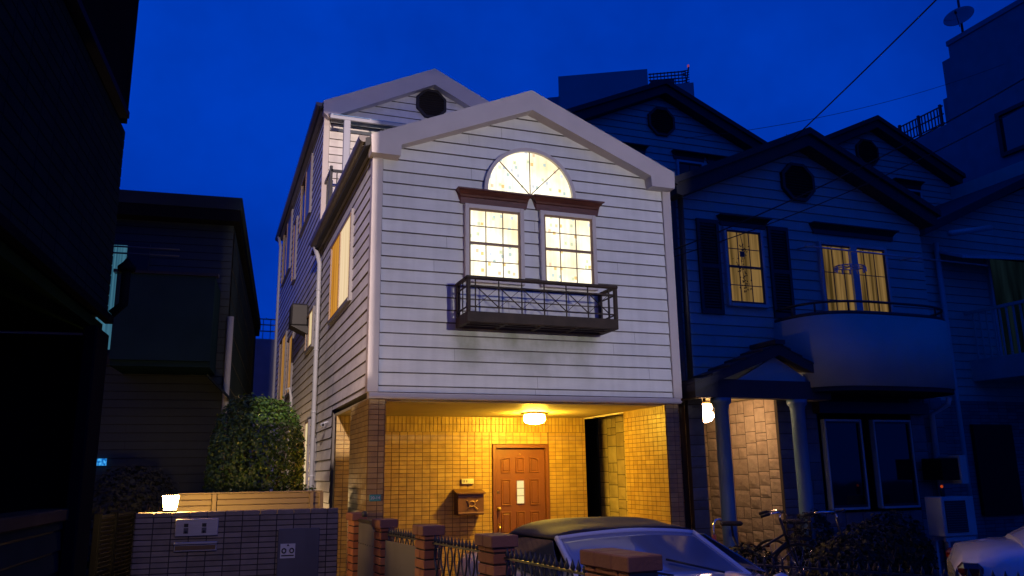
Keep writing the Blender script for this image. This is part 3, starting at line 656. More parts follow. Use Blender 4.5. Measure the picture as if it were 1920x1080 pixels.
# door
mb = MB(); f0, f1, zt = 3.91, 4.795, 2.01
mb.bbox(f0, f0+.055, YB-.03, YB+.1, .08, zt, .006); mb.bbox(f1-.055, f1, YB-.03, YB+.1, .08, zt, .006); mb.box(f0+.056, f1-.056, YB-.028, YB+.1, zt-.05, zt-.001); mb.box(f0, f1, YB-.05, YB+.1, 0, .08)
fr = H.part('door_frame', mb, DOOR)
mb = MB(); d0, d1 = f0+.058, f1-.058; yd = YB+.03
mb.box(d0, d1, yd, yd+.04, .085, zt-.055)
def panel(x0, x1, z0, z1, archk=0):
    P = [(x0, z0), (x1, z0), (x1, z1+(archk if archk < 0 else 0)), (x0, z1+(-archk if archk > 0 else 0))]
    if archk: P = [(x0, z0), (x1, z0), (x1, z1-(.03 if archk < 0 else 0)), ((x0+x1)/2, z1-.008), (x0, z1-(.03 if archk > 0 else 0))]
    cx, cz = (x0+x1)/2, (z0+z1)/2
    def ring(P, k, d): return [(cx+(u-cx)*(1-k/(x1-x0)*2), cz+(w-cz)*(1-k/(z1-z0)*2), d) for u, w in P]
    rs = [ring(P, 0, .001), ring(P, .006, .013), ring(P, .016, .013), ring(P, .028, .002), ring(P, .04, .010)]
    n = len(P); vs = [(u, yd-d, w) for r_ in rs for u, w, d in r_]; fs = [(i*n+k, i*n+(k+1) % n, (i+1)*n+(k+1) % n, (i+1)*n+k) for i in range(4) for k in range(n)]+[tuple(4*n+k for k in range(n))]
    mb.add(vs, fs)
cols = ((4.05, 4.205), (4.28, 4.42), (4.495, 4.65))
for i, (a, b) in enumerate(cols): panel(a, b, 1.60, 1.83, (1, 0, -1)[i] or 0)
for i in (0, 2): panel(*cols[i], 1.14, 1.515)
for a, b in cols: panel(a, b, .74, 1.06); panel(a, b, .3, .66)
dr = H.part('front_door', mb, DOOR)
mb = MB(); mb.box(4.292, 4.402, yd-.012, yd-.002, 1.17, 1.49)
H.part('door_pane', mb, DRPANE, dr)
mb = MB()
for z in (1.277, 1.383): mb.box(4.292, 4.402, yd-.016, yd-.0125, z-.004, z+.004)
mb.box(4.284, 4.292, yd-.018, yd, 1.162, 1.498); mb.box(4.402, 4.410, yd-.018, yd, 1.162, 1.498); mb.box(4.292, 4.402, yd-.018, yd, 1.49, 1.498); mb.box(4.292, 4.402, yd-.018, yd, 1.162, 1.17)
H.part('pane_frame', mb, DOOR, dr)
mb = MB(); mb.lathe([(.028, 0), (.028, -.01), (.012, -.014), (.012, -.035), (.026, -.045), (.03, -.06), (.02, -.075), (.002, -.08)], (4.005, yd, 1.10), 16, axis='y')
mb.lathe([(.022, 0), (.022, -.012), (.008, -.02)], (4.0, yd, 1.335), 14, axis='y'); mb.bar((4.0, yd-.02, 1.35), (4.0, yd-.02, 1.32), .01, .01)
mb.tube([(4.01, yd-.03, .86), (4.01, yd-.05, .9), (4.01, yd-.05, .78), (4.01, yd-.02, .72)], .012, 8)
H.part('door_handle', mb, BRASS, dr)
mb = MB(); mb.lathe([(.013, 0), (.013, -.012)], (4.35, yd, 1.865), 12, axis='y'); H.part('door_viewer', mb, BRASS, dr)
# step
mb = MB(); mb.box(3.6, 5.1, 10.7, 11.36, .061, .2); H.part('door_step', mb, TILE)

# things on the house
T = Thing('ceiling_lamp', 'round flush ceiling lamp glowing yellow above the porch door', 'lamp', (4.22, 10.5, 2.25))
mb = MB(); mb.lathe([(.19, .153), (.195, .138), (.17, .128), (.15, .118)], (4.22, 10.5, 2.25), 32); T.part('base_plate', mb, BRASS)
mb = MB(); mb.lathe([(.14, .117), (.15, .09), (.147, .05), (.12, .018), (.07, .004), (.01, 0)], (4.22, 10.5, 2.25), 32); T.part('lamp_shade', mb, LAMPG)
T = Thing('mailbox', 'brown wall mailbox with sloping lid and post-horn emblem beside the red-brown door', 'mailbox', (3.52, 11.38, 1.04))
mb = MB(); mb.bbox(3.335, 3.715, 11.20, 11.39, 1.04, 1.33, .006); T.part('box', mb, MBOX)
mb = MB(); mb.add([(3.31, 11.16, 1.325), (3.735, 11.16, 1.325), (3.735, 11.39, 1.375), (3.31, 11.39, 1.375), (3.31, 11.16, 1.34), (3.735, 11.16, 1.34), (3.735, 11.39, 1.39), (3.31, 11.39, 1.39)],
                  [(0, 1, 2, 3), (7, 6, 5, 4), (0, 4, 5, 1), (1, 5, 6, 2), (2, 6, 7, 3), (3, 7, 4, 0)]); T.part('lid', mb, MBOX)
mb = MB(); mb.box(3.34, 3.71, 11.192, 11.199, 1.065, 1.08); mb.box(3.34, 3.71, 11.192, 11.199, 1.285, 1.297); T.part('trim_line', mb, MTRIM)
mb = MB(); c = (3.535, 11.19, 1.19); mb.tube([(c[0]+.045*math.cos(R(a)), c[1], c[2]+.035*math.sin(R(a))) for a in range(0, 360, 20)], .008, 8, closed=True)
mb.tube([(c[0]+.03, c[1], c[2]-.03), (c[0]+.06, c[1], c[2]-.055), (c[0]+.08, c[1], c[2]-.075)], [.006, .01, .016], 8); mb.tube([(c[0]-.04, c[1], c[2]+.01), (c[0]-.075, c[1], c[2]+.05)], .006, 8); mb.tube([(c[0]+.04, c[1], c[2]+.01), (c[0]+.085, c[1], c[2]+.05)], [.006, .009], 8)
mb.tube([(c[0]-.03, c[1], c[2]-.03), (c[0]-.055, c[1], c[2]-.07)], .006, 8)
T.part('horn_emblem', mb, MTRIM)
T = Thing('nameplate', 'small cream nameplate with dark characters on the golden tiles above the mailbox', 'nameplate', (3.53, 11.39, 1.455))
mb = MB(); mb.bbox(3.44, 3.62, 11.362, 11.394, 1.455, 1.53, .006); T.part('plate', mb, mat('cream_enamel', (.62, .62, .5), .35))
mb = MB(); y = 11.3605
for cx in (3.475, 3.515):   # two brush characters, worn and small
    for a, b in (((-.011, .018), (.011, .018)), ((-.013, .006), (.013, .006)), ((0, .02), (0, -.014)), ((-.011, -.012), (.011, -.012)), ((-.010, -.002), (.010, -.004))):
        mb.bar((cx+a[0], y, 1.494+a[1]), (cx+b[0], y, 1.494+b[1]), .003, .0035)
T.part('characters', mb, BLACKM)
T = Thing('address_plate', 'small teal address plate with pale numerals on the left porch pillar', 'sign', (1.755, 9.01, 1.325))
mb = MB(); mb.bbox(1.69, 1.815, 8.995, 9.012, 1.325, 1.395, .003); T.part('plate', mb, TEAL)
vs, fs = text_mesh("20-14", .045); mb = MB(); mb.add([(1.7525+x, 8.9935-z, 1.36+y) for x, y, z in vs], fs); T.part('numerals', mb, PLW)
T = Thing('security_camera', 'small white security camera under the left eave of the porch beside the downpipe', 'camera', (1.60, 12.1, 2.3))
mb = MB(); mb.tube([(1.65, 12.1, 2.36), (1.58, 12.08, 2.34)], .015, 8); mb.lathe([(.028, 0), (.032, .02), (.032, .1), (.025, .13)], (1.56, 11.97, 2.31), 14, axis='y'); T.part('body', mb, WPIPE)
mb = MB(); mb.lathe([(.02, -.001), (.02, -.012)], (1.56, 11.97, 2.31), 14, axis='y'); T.part('lens', mb, BLACKM)

T = Thing('alley_fill_lamp', 'warm lamp added out of sight behind the round shrub to light the side wall', 'lamp', (.8, 15.2, 0))  # unseen lamp added for warm light on the far side wall
mb = MB(); mb.tube([(.8, 15.2, 0), (.8, 15.2, 1.0)], .03, 8); T.part('post', mb, BLACKM)
mb = MB(); mb.lathe([(.03, 0), (.07, .03), (.075, .1), (.05, .15), (.01, .17)], (.8, 15.2, 1.0), 16); T.part('globe', mb, emit('alley_fill_globe', (1, .62, .26), 320))

# ================================================================= NEIGHBOUR HOUSE (dark twin)
NL, NR, NY, NCX = 5.97, 10.42, 9.4, 8.2
N = Thing('neighbour_house', 'dark blue-grey gabled house with lit curtained windows, round balcony and columned porch', 'house', (8.2, 11.6, 0))
mb = MB(); siding(mb, [(NL, 2.62), (NR, 2.62), (NR, 5.5), (NCX, 6.42), (NL, 5.5)], FY(NY), 2.65); N.part('front_wall', mb, [NSID, NJNT])
mb = MB(); mb.box(NL, NL+.1, NY+.15, 21, 2.45, 5.5); mb.box(NR-.1, NR, NY+.15, 21, 0, 5.5); mb.box(NL+.1, NR-.1, 20.8, 21, 0, 8.3); mb.box(NL, NL+.1, 13.5, 21, 5.5, 8.3); mb.box(NR+.1, NR+.2, 13.5, 21, 5.5, 8.3); N.part('side_walls', mb, NSID)
mb = rake(NCX, 2.36, 6.56, .445, .24, False, 9.15, 9.42, retz=.2); N.part('gable_board', mb, ROOF)
mb = roof_slabs(NCX, 2.4, 6.6, .445, 9.1, 13.6, .1, 0); N.part('front_roof', mb, ROOF)
mb = MB(); siding(mb, [(6.1, 5.6), (10.6, 5.6), (10.6, 8.2), (8.35, 9.2), (6.1, 8.2)], FY(13.5), 2.65); N.part('rear_front_wall', mb, [NSID, NJNT])
mb = rake(8.35, 2.5, 9.36, .445, .24, False, 13.25, 13.52, retz=.2); N.part('rear_gable_board', mb, ROOF)
mb = roof_slabs(8.35, 2.55, 9.4, .445, 13.2, 21.3, .1, 0); N.part('rear_roof', mb, ROOF)
N.part('gable_vent', oct_vent(8.10, 5.80, .32, NY-.015), VENT); N.part('gable_vent', oct_vent(8.34, 8.57, .33, 13.485), VENT)
def dark_window(T, x0, x1, z0, z1, yw, cols, rows, mid, pane, corn=None, fw=.045):
    o = sash_window(T, x0, x1, z0, z1, yw, fw, NTRIM, NBLK, pane, cols, rows, mid)
    if corn: T.part('window_cornice', cornice(corn[0], corn[1], corn[2], corn[3], yw), NBLK)
    return o
dark_window(N, 6.74, 7.32, 3.87, 4.93, NY, 3, 2, True, NCUR, (6.62, 7.50, 5.00, 5.14))
dark_window(N, 8.40, 9.60, 3.6, 4.86, NY, 6, 3, False, NCUR, (8.25, 9.88, 5.03, 5.18))
mb = MB(); mb.box(8.93, 9.05, NY-.075, NY-.032, 3.6, 4.86); N.part('window_mullion', mb, NTRIM)
def shutter(x0, x1, z0, z1, yw):
    mb = MB(); d = .035
    mb.box(x0, x0+.045, yw-d, yw-.005, z0, z1); mb.box(x1-.045, x1, yw-d, yw-.005, z0, z1)
    zs = [z0, (z0+z1)/2-.03, z1-.06]
    for z in zs: mb.box(x0+.045, x1-.045, yw-d, yw-.005, z, z+.06)
    mb.box(x0+.045, x1-.045, yw-.015, yw-.005, z0, z1)
    z = z0+.09
    while z < z1-.08: mb.bar((x0+.045, yw-.02, z), (x1-.045, yw-.02, z), .03, .006, up=(0, .7, .7)); z += .04
    return mb
N.part('shutter', shutter(6.27, 6.63, 3.70, 5.06, NY-.012), NBLK); N.part('shutter', shutter(7.47, 7.83, 3.70, 5.06, NY-.012), NBLK)
for x0, x1 in ((8.62, 9.28), (9.42, 10.1), (7.25, 7.9)):
    dark_window(N, x0+.06, x1-.06, 6.7, 7.74, 13.5, 2, 2, True, GLS, (x0-.08, x1+.08, 7.80, 7.97))
# round balcony
BCX, BW, BD = 8.78, 1.32, .98
def bplan(a, r=1.0):
    c, s_ = math.cos(a), math.sin(a); return (BCX+BW*r*math.copysign(abs(c)**.62, c), NY-BD*r*abs(s_)**.62)
mb = MB(); nseg = 48
for r0, z0, z1 in ((1.0, 2.66, 3.62),):
    vs = []
    for k in range(nseg+1):
        a = math.pi*k/nseg
        for rr in (1.0, .93):
            x, y = bplan(a, rr)
            for z in (z0, z1): vs.append((x, y, z))
    fs = []
    for k in range(nseg):
        b = 4*k; fs += [(b, b+4, b+5, b+1), (b+2, b+3, b+7, b+6), (b+1, b+5, b+7, b+3), (b, b+2, b+6, b+4)]
    mb.add(vs, fs, 0, None, True)
bal = N.part('round_balcony', mb, NPLAS)
mb = MB(); P = [bplan(math.pi*k/nseg, .985) for k in range(nseg+1)]; mb.prism(P, 2.60, 2.70, lambda u, w, d: (u, w, d)); N.part('balcony_floor', mb, DK, bal)
mb = MB(); mb.tube([(*bplan(math.pi*k/nseg, .965), 3.645) for k in range(nseg+1)], .03, 8); mb.tube([(*bplan(math.pi*k/nseg, .965), 3.80) for k in range(nseg+1)], .018, 8)
for k in (3, 9, 17, 31, 39, 45): x, y = bplan(math.pi*k/nseg, .965); mb.tube([(x, y, 3.64), (x, y, 3.80)], .014, 8)
N.part('balcony_rail', mb, BLACKM, bal)
T = Thing('hanging_plant', 'trailing leafy plant hanging in the narrow lit neighbour window', 'plant', (7.0, NY-.045, 4.05))
mb = MB()
for k in range(90):
    z = random.uniform(4.02, 4.72); w = .07 if z > 4.45 else .045+.05*math.sin((z-4)*9)**2; x = 6.99+.04*math.sin(z*11)+random.gauss(0, w*.6)
    a = random.uniform(0, 6.28); s_ = random.uniform(.018, .034); mb.add([(x, NY-.043, z), (x+s_*math.cos(a), NY-.046, z+s_*math.sin(a)), (x+s_*.9*math.cos(a+.9), NY-.044, z+s_*.9*math.sin(a+.9))], [(0, 1, 2)])
T.part('leaves', mb, LEAFD)
mb = MB(); mb.tube([(6.99+.03*math.sin(z*11), NY-.044, z) for z in (4.9, 4.7, 4.5, 4.3, 4.1)], .004, 5); mb.box(6.955, 7.03, NY-.05, NY-.042, 4.55, 4.63); T.part('pot', mb, BLACKM)
# drying pole with hanger
mb = MB(); mb.tube([(7.9, 9.1, 4.72), (11.3, 9.0, 4.66)], .014, 8); mb.tube([(8.0, 9.38, 4.76), (8.0, 9.06, 4.72)], .012, 6); mb.tube([(9.95, 9.38, 4.74), (9.95, 9.0, 4.70)], .012, 6); N.part('drying_pole', mb, STEEL)
T = Thing('clothes_hanger_rack', 'pale wire peg hanger hanging from the drying pole before the lit balcony window', 'hanger', (8.62, 9.05, 4.35))
mb = MB(); mb.tube([(8.62+.24*math.cos(R(a)), 9.05+.16*math.sin(R(a)), 4.45) for a in range(0, 360, 20)], .008, 6, closed=True)
for a in range(0, 180, 45): mb.tube([(8.62+.24*math.cos(R(a)), 9.05+.16*math.sin(R(a)), 4.45), (8.62-.24*math.cos(R(a)), 9.05-.16*math.sin(R(a)), 4.45)], .006, 6)
mb.tube([(8.62, 9.05, 4.45), (8.62, 9.05, 4.69)], .005, 6); T.part('frame', mb, STEEL)
mb = MB()
for a in range(0, 360, 30): x, y = 8.62+.24*math.cos(R(a)), 9.05+.16*math.sin(R(a)); mb.bar((x, y, 4.45), (x+.005, y, 4.38), .015, .02)
T.part('pegs', mb, PLW, kind=None)
# ground floor
mb = MB(); ashlar(mb, NL, 6.20, 0, 2.62, FY(NY)); ashlar(mb, 7.40, 8.07, 0, 2.62, FY(NY)); ashlar(mb, 8.07, 9.78, 0, 1.0, FY(NY)); ashlar(mb, 9.78, NR, 0, 2.62, FY(NY)); mb.box(8.07, 9.78, NY, NY+.1, 2.40, 2.62, 1)
N.part('ground_wall', mb, [STONEG, STONED])
mb = MB(); ashlar(mb, 9.45, 12.3, .1, 2.59, FX(7.40)); N.part('porch_wall', mb, [STONE, STONED], label='lamp-lit rough stone wall inside the neighbour porch')
mb = MB(); ashlar(mb, 9.55, 12.0, 0, 2.6, FX(5.93)); N.part('passage_wall', mb, [mat_rnd('passage_stone', ((.34, .27, .16), (.44, .35, .21), (.5, .42, .26)), .75, .9, 28, 5), STONED], label='rough stone side wall facing the golden porch')
mb = MB(); mb.box(NL, 7.5, NY+.11, 12.4, 2.60, 2.66); N.part('porch_ceiling', mb, CEIL)
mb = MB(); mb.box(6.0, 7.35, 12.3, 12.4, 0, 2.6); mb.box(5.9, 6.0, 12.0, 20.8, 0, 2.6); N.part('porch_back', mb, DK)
dark_window(N, 8.16, 8.76, 1.07, 2.25, NY, 1, 1, False, GLS, fw=.03); dark_window(N, 9.03, 9.68, 1.07, 2.25, NY, 1, 1, False, GLS, fw=.03)
mb = MB(); mb.box(8.0, 10.0, NY-.15, NY-.005, 2.36, 2.52); N.part('window_header', mb, NBLK)
mb = MB(); mb.tube([(10.26, NY-.3, 2.6), (10.24, NY-.28, 2.5), (10.12, NY-.08, 2.36), (10.12, NY-.06, .1)], .04, 12); N.part('downpipe', mb, NTRIM)
mb = MB(); mb.tube([(NL+.02, NY-.1, 5.35), (NL+.02, NY-.08, 2.6)], .04, 10); N.part('downpipe', mb, NBLK)
# porch gable
GY = 8.9
mb = MB()
pk, e0, e1 = (7.03, 3.22), (5.68, 2.70), (7.90, 2.82)
for sg, e in ((-1, (5.70, 2.66)), (1, (7.92, 2.78))):
    P = [pk, e, (e[0], e[1]-.09), (7.03, 3.07)]; mb.prism(P, 0, -(NY-GY)+.01, FY(GY-.12))
    for k in range(5):     # tile courses
        a, b = k/5, (k+1)/5; u0, w0 = pk[0]+(e[0]-pk[0])*a, pk[1]+(e[1]-pk[1])*a; u1, w1 = pk[0]+(e[0]-pk[0])*b, pk[1]+(e[1]-pk[1])*b
        mb.prism([(u0, w0+.005), (u1, w1+.03), (u1, w1+.005)], 0, -(NY-GY), FY(GY-.13))
mb.box(6.95, 7.11, GY-.15, NY-.1, 3.21, 3.27)
pg = N.part('porch_gable', mb, ROOF)
mb = MB(); mb.prism([(6.42, 2.74), (7.62, 2.74), (7.03, 3.06)], 0, -.05, FY(GY)); N.part('gable_panel', mb, NPLAS, pg)
mb = MB(); mb.box(5.74, 7.86, GY-.06, GY+.1, 2.50, 2.735); mb.box(5.74, 5.9, GY+.1, NY-.05, 2.50, 2.73); mb.box(7.7, 7.86, GY+.1, NY-.05, 2.50, 2.73); N.part('beam', mb, ROOF, pg)
for cx in (6.16, 7.35):
    mb = MB(); c = (cx, GY+.02, 0); mb.lathe([(.12, .12), (.12, .2), (.092, .22), (.09, 2.36), (.10, 2.38), (.10, 2.41), (.13, 2.44), (.13, 2.498)], c, 28); N.part('porch_column', mb, COLB)
T = Thing('hanging_porch_lantern', 'glass lantern glowing white in the neighbour porch, just left of the blue column', 'lamp', (6.53, 9.85, 2.2))
mb = MB(); c = (6.53, 9.85, 2.24); mb.lathe([(.02, .36), (.02, .30), (.10, .285), (.105, .27), (.02, .265)], c, 20); mb.lathe([(.10, .165), (.10, .18)], c, 20); T.part('cap', mb, BRASS)
mb = MB(); mb.lathe([(.088, .264), (.098, .23), (.095, .181)], c, 20); mb.lathe([(.095, .164), (.118, .12), (.118, .08), (.08, .03), (.01, .01)], c, 20); T.part('globe', mb, NBLMP)

# ================================================================= THIRD HOUSE (right edge)
T3 = Thing('third_house', 'dark gabled house at the right edge with white balcony railing', 'house', (13.9, 12.5, 0))
mb = MB(); siding(mb, [(11.6, 0), (18.6, 0), (18.6, 5.6), (15.3, 7.15), (11.6, 5.6)], FY(10.6), 2.65); T3.part('front_wall', mb, [NSID, NJNT])
mb = MB(); mb.box(11.6, 11.7, 10.75, 20, 0, 5.6); mb.box(16.1, 16.2, 10.75, 20, 0, 8.0); T3.part('side_walls', mb, NSID)
mb = roof_slabs(15.3, 3.85, 7.41, .45, 10.2, 13.3, .16, 0); T3.part('front_roof', mb, ROOF)
mb = MB(); siding(mb, [(11.7, 5.6), (16.1, 5.6), (16.1, 8.2), (13.86, 9.22), (11.7, 8.2)], FY(13.5), 2.65); T3.part('rear_front_wall', mb, [NSID, NJNT])
mb = rake(13.86, 2.4, 9.38, .46, .24, False, 13.25, 13.52, retz=.2); T3.part('rear_gable_board', mb, ROOF)
mb = roof_slabs(13.86, 2.45, 9.42, .46, 13.2, 20, .1, 0); T3.part('rear_roof', mb, ROOF)
T3.part('gable_vent', oct_vent(13.68, 8.58, .34, 13.485), VENT)
for x0, x1 in ((14.45, 15.1), (13.2, 13.9)): dark_window(T3, x0, x1, 6.7, 7.78, 13.5, 2, 2, True, GLS, (x0-.12, x1+.12, 7.86, 8.03))
CURD = mat_lit_curtain('dim_blue_curtain', (.001, .003, .005), (.006, .014, .02), .5, 6, 0)
o = sash_window(T3, 13.3, 15.2, 3.4, 5.35, 10.6, .06, NTRIM, NBLK, CURD, 2, 1, False)
mb = MB(); mb.box(12.55, 16, 9.3, 10.6, 3.05, 3.2); mb.box(12.55, 12.62, 9.3, 10.6, 3.2, 3.42); mb.box(12.55, 16, 9.3, 9.37, 3.2, 3.42); bl = T3.part('balcony', mb, NTRIM)
mb = MB(); mb.bar((12.58, 9.3, 4.26), (12.58, 10.6, 4.26), .05, .05); mb.bar((12.56, 9.33, 4.26), (16, 9.33, 4.26), .05, .05)
y = 9.4
while y < 10.55: mb.bar((12.58, y, 3.42), (12.58, y, 4.26), .025, .025); y += .13
x = 12.7
while x < 16: mb.bar((x, 9.33, 3.42), (x, 9.33, 4.26), .025, .025); x += .13
T3.part('balcony_railing', mb, NPLAS, bl)
mb = MB(); mb.tube([(12.0, 10.5, 5.5), (12.0, 10.5, .2)], .045, 10); mb.tube([(11.9, 10.1, 5.55), (12.9, 10.1, 5.75)], .05, 10); T3.part('downpipe', mb, NTRIM)
mb = MB(); mb.add([(12.0, 10.0, 5.15), (15.8, 9.3, 5.15), (15.8, 10.6, 5.4), (12.0, 10.6, 5.4), (12.0, 10.0, 5.10), (15.8, 9.3, 5.10), (15.8, 10.6, 5.36), (12.0, 10.6, 5.36)],
                  [(0, 1, 2, 3), (7, 6, 5, 4), (0, 4, 5, 1), (1, 5, 6, 2), (2, 6, 7, 3), (3, 7, 4, 0)]); T3.part('balcony_canopy', mb, NTRIM)
mb = MB(); tiles(mb, 11.0, 11.6, 0, 2.7, FY(10.55), .22, .06); tiles(mb, 11.6, 16.2, 0, 2.7, FY(10.5), .22, .06); T3.part('ground_wall', mb, [STONEG, DK])
mb = MB(); mb.box(12.2, 13.1, 10.42, 10.49, .8, 2.3); T3.part('ground_window', mb, GLS)

# ================================================================= TALL BUILDING (right) with railing and dish
XB = 17.3
TB = Thing('apartment_block', 'tall plain dark apartment block rising past the right edge of the sky', 'building', (20, 10, 0))
mb = MB(); mb.box(XB, 24, 4, 13.97, 0, 12.27); mb.box(XB+.002, 24, 13.97, 15.9, 0, 10.17); mb.box(XB+.05, 23, 13.97, 14.25, 10.17, 11.87); mb.box(XB+.1, 23, 14.25, 14.42, 10.17, 10.9); mb.box(XB-.03, 24.02, 3.98, 14.0, 12.17, 12.30); mb.box(XB+.2, 19, 8.5, 9.5, 12.3, 12.55)
TB.part('walls', mb, CONC2)
mb = MB(); y0, y1, z0, z1 = 11.2, 12.95, 8.72, 9.82
mb.box(XB-.08, XB-.002, y0, y1, z0, z0+.09); mb.box(XB-.08, XB-.002, y0, y1, z1-.09, z1); mb.box(XB-.08, XB-.002, y1-.1, y1, z0+.09, z1-.09); mb.box(XB-.08, XB-.002, y0, y0+.1, z0+.09, z1-.09); w = TB.part('window', mb, NBLK)
mb = MB(); mb.box(XB-.02, XB-.003, y0+.1, y1-.1, z0+.09, z1-.09); TB.part('pane', mb, GLSB, w)
mb = MB(); xr = XB+.05
for z in (10.72, 10.50, 10.25): mb.bar((xr, 14.42, z), (xr, 15.86, z), .03, .03)
for y in (14.5, 15.2, 15.84): mb.bar((xr, y, 10.17), (xr, y, 10.78), .06, .06)
y = 14.6
while y < 15.8: mb.bar((xr, y, 10.25), (xr, y, 10.72), .025, .025); y += .1
TB.part('terrace_railing', mb, BLACKM)
D = Thing('satellite_dish', 'pale round satellite dish on a pole on the roof edge of the tall block', 'satellite dish', (17.45, 13.62, 12.3))
mb = MB(); mb.tube([(17.45, 13.62, 12.3), (17.45, 13.62, 13.6)], .03, 8); D.part('mast', mb, BLACKM)
mb = MB(); ax = Vector((-.75, -.35, .35)).normalized(); a1 = ax.cross(Vector((0, 0, 1))).normalized(); a2 = a1.cross(ax); cc = Vector((17.33, 13.55, 12.72))
def dish(u, v): r = .33*u; a = 2*math.pi*v; return tuple(cc+a1*(r*math.cos(a))*1.1+a2*(r*math.sin(a)*.95)+ax*(.9*r*r))
mb.grid(dish, 6, 28); D.part('reflector', mb, CONC, thick=.012)
mb = MB(); mb.tube([cc-a2*.3, cc+ax*.32-a2*.1], .01, 6); mb.tube([cc+ax*.28-a2*.1, cc+ax*.36-a2*.08], .03, 8); mb.tube([cc-ax*.02, (17.45, 13.62, 12.72)], .02, 6); D.part('feed_arm', mb, BLACKM)

# far tower behind
FT = Thing('far_tower_block', 'distant flat-topped tower block with rooftop box and railing behind the gables', 'building', (21.1, 39, 0), R(-29), local=True)
mb = MB(); c_ = 0
mb.box(-3.2, 1.95, -.6, 9, 21.3, 24.2); mb.box(-3.12, 4.35, -.52, 9, 0, 21.05); mb.box(-3.05, 1.85, -.4, 8.8, 21.05, 21.3, 1); mb.box(-4.0, -3.2, .6, 8, 0, 23.5); mb.box(-4.7, -4.0, 2.5, 8, 0, 23.0); mb.box(1.95, 4.5, -.55, 9, 21.05, 23.15)
FT.part('walls', mb, [mat('far_grey_render', (.26, .28, .30), .85, nscale=.4, namt=.1), DK2])
mb = MB(); mb.box(-2.8, -1.2, -.60, -.53, 18.2, 19.6); mb.box(-.4, 1.4, -.60, -.53, 18.2, 19.6); mb.box(2.2, 3.9, -.60, -.53, 18.2, 19.6); FT.part('window_band', mb, DK2)
mb = MB()
for z in (23.35, 23.55, 23.75, 23.95): mb.bar((2.0, -.4, z), (4.1, -.4, z), .06, .06)
x = 2.1
while x < 4.2: mb.bar((x, -.4, 23.15), (x, -.4, 24.0), .05, .05); x += .2
mb.bar((4.1, -.4, 23.15), (4.3, -.4, 24.2), .08, .08); mb.box(2.1, 3.5, .3, 5, 23.15, 23.9)
for k in range(6): mb.bar((3.95, -.45, 23.2+.15*k), (4.3, -.45, 23.25+.15*k), .05, .04)
FT.part('roof_railing', mb, [BLACKM])
mb = MB(); mb.lathe([(.01, .16), (.06, .13), (.06, 0), (.02, -.02)], (4.28, -.4, 24.2), 12); FT.part('warning_light', mb, emit('warning_red', (.5, .08, .2), .5))
# small far building with roof railing between the houses
SB = Thing('distant_low_building', 'low distant building with a roof railing seen in the gap left of the white house', 'building', (1.3, 26.5, 0))
mb = MB(); mb.box(-1.5, 1.95, 26, 30, 0, 5.75); SB.part('walls', mb, CONC2)
mb = MB()
for z in (6.0, 6.2, 6.38): mb.bar((-1.4, 26.05, z), (1.93, 26.05, z), .03, .03)
x = -1.4
while x < 1.93: mb.bar((x, 26.05, 5.75), (x, 26.05, 6.38), .02, .02); x += .22
SB.part('roof_railing', mb, BLACKM)

# ================================================================= LEFT: near overhanging building
A5 = R(-5.2)    # both left buildings and the gate wall share this direction
LB = Thing('near_left_building', 'near-black tiled building overhanging a carport at the left edge', 'building', (-.676, 6.0, 0), A5, local=True)
# local: +y away along the wall, -x to the left; wall plane x=0, corner at y=0
def FXL(x0): return lambda u, z, d: (x0+d, u, z)
mb = MB()
z = 2.66
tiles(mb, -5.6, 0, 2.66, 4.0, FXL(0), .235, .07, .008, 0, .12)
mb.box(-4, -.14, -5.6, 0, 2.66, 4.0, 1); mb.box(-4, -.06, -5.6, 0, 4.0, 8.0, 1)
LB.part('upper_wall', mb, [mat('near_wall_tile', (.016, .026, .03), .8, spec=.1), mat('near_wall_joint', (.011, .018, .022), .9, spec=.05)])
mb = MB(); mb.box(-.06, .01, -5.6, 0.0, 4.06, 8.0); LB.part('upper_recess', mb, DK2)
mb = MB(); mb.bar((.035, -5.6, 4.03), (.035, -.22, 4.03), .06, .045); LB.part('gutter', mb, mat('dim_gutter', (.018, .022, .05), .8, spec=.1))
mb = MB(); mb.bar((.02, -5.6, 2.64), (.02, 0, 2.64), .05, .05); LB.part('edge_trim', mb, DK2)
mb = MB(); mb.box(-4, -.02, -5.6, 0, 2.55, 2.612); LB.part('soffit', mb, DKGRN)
mb = MB(); mb.bbox(-.06, .02, -.33, .04, 0, 2.55, .01); LB.part('carport_pillar', mb, DK2)
mb = MB(); mb.tube([(.1, -.02, 3.0), (.1, -.02, 2.75), (.03, -.02, 2.68)], .03, 8); mb.lathe([(.055, 0), (.06, .03), (.03, .06), (.01, .09)], (.1, -.02, 2.98), 12); LB.part('wall_bracket', mb, DK2)
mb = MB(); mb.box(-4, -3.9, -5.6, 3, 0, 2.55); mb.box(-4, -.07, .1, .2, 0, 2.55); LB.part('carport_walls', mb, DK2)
LW = Thing('low_side_wall', 'low dark clapboard wall with a pale lamp-lit cap at the left edge', 'wall', (-.76, 5.9, 0), A5, local=True)
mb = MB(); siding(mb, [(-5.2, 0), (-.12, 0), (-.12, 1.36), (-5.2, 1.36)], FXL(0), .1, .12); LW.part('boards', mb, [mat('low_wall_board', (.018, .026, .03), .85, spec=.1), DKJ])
mb = MB(); mb.bbox(-.16, .04, -5.25, -.1, 1.36, 1.43, .008); LW.part('cap', mb, mat('pale_cap', (.06, .05, .035), .8, spec=.1))
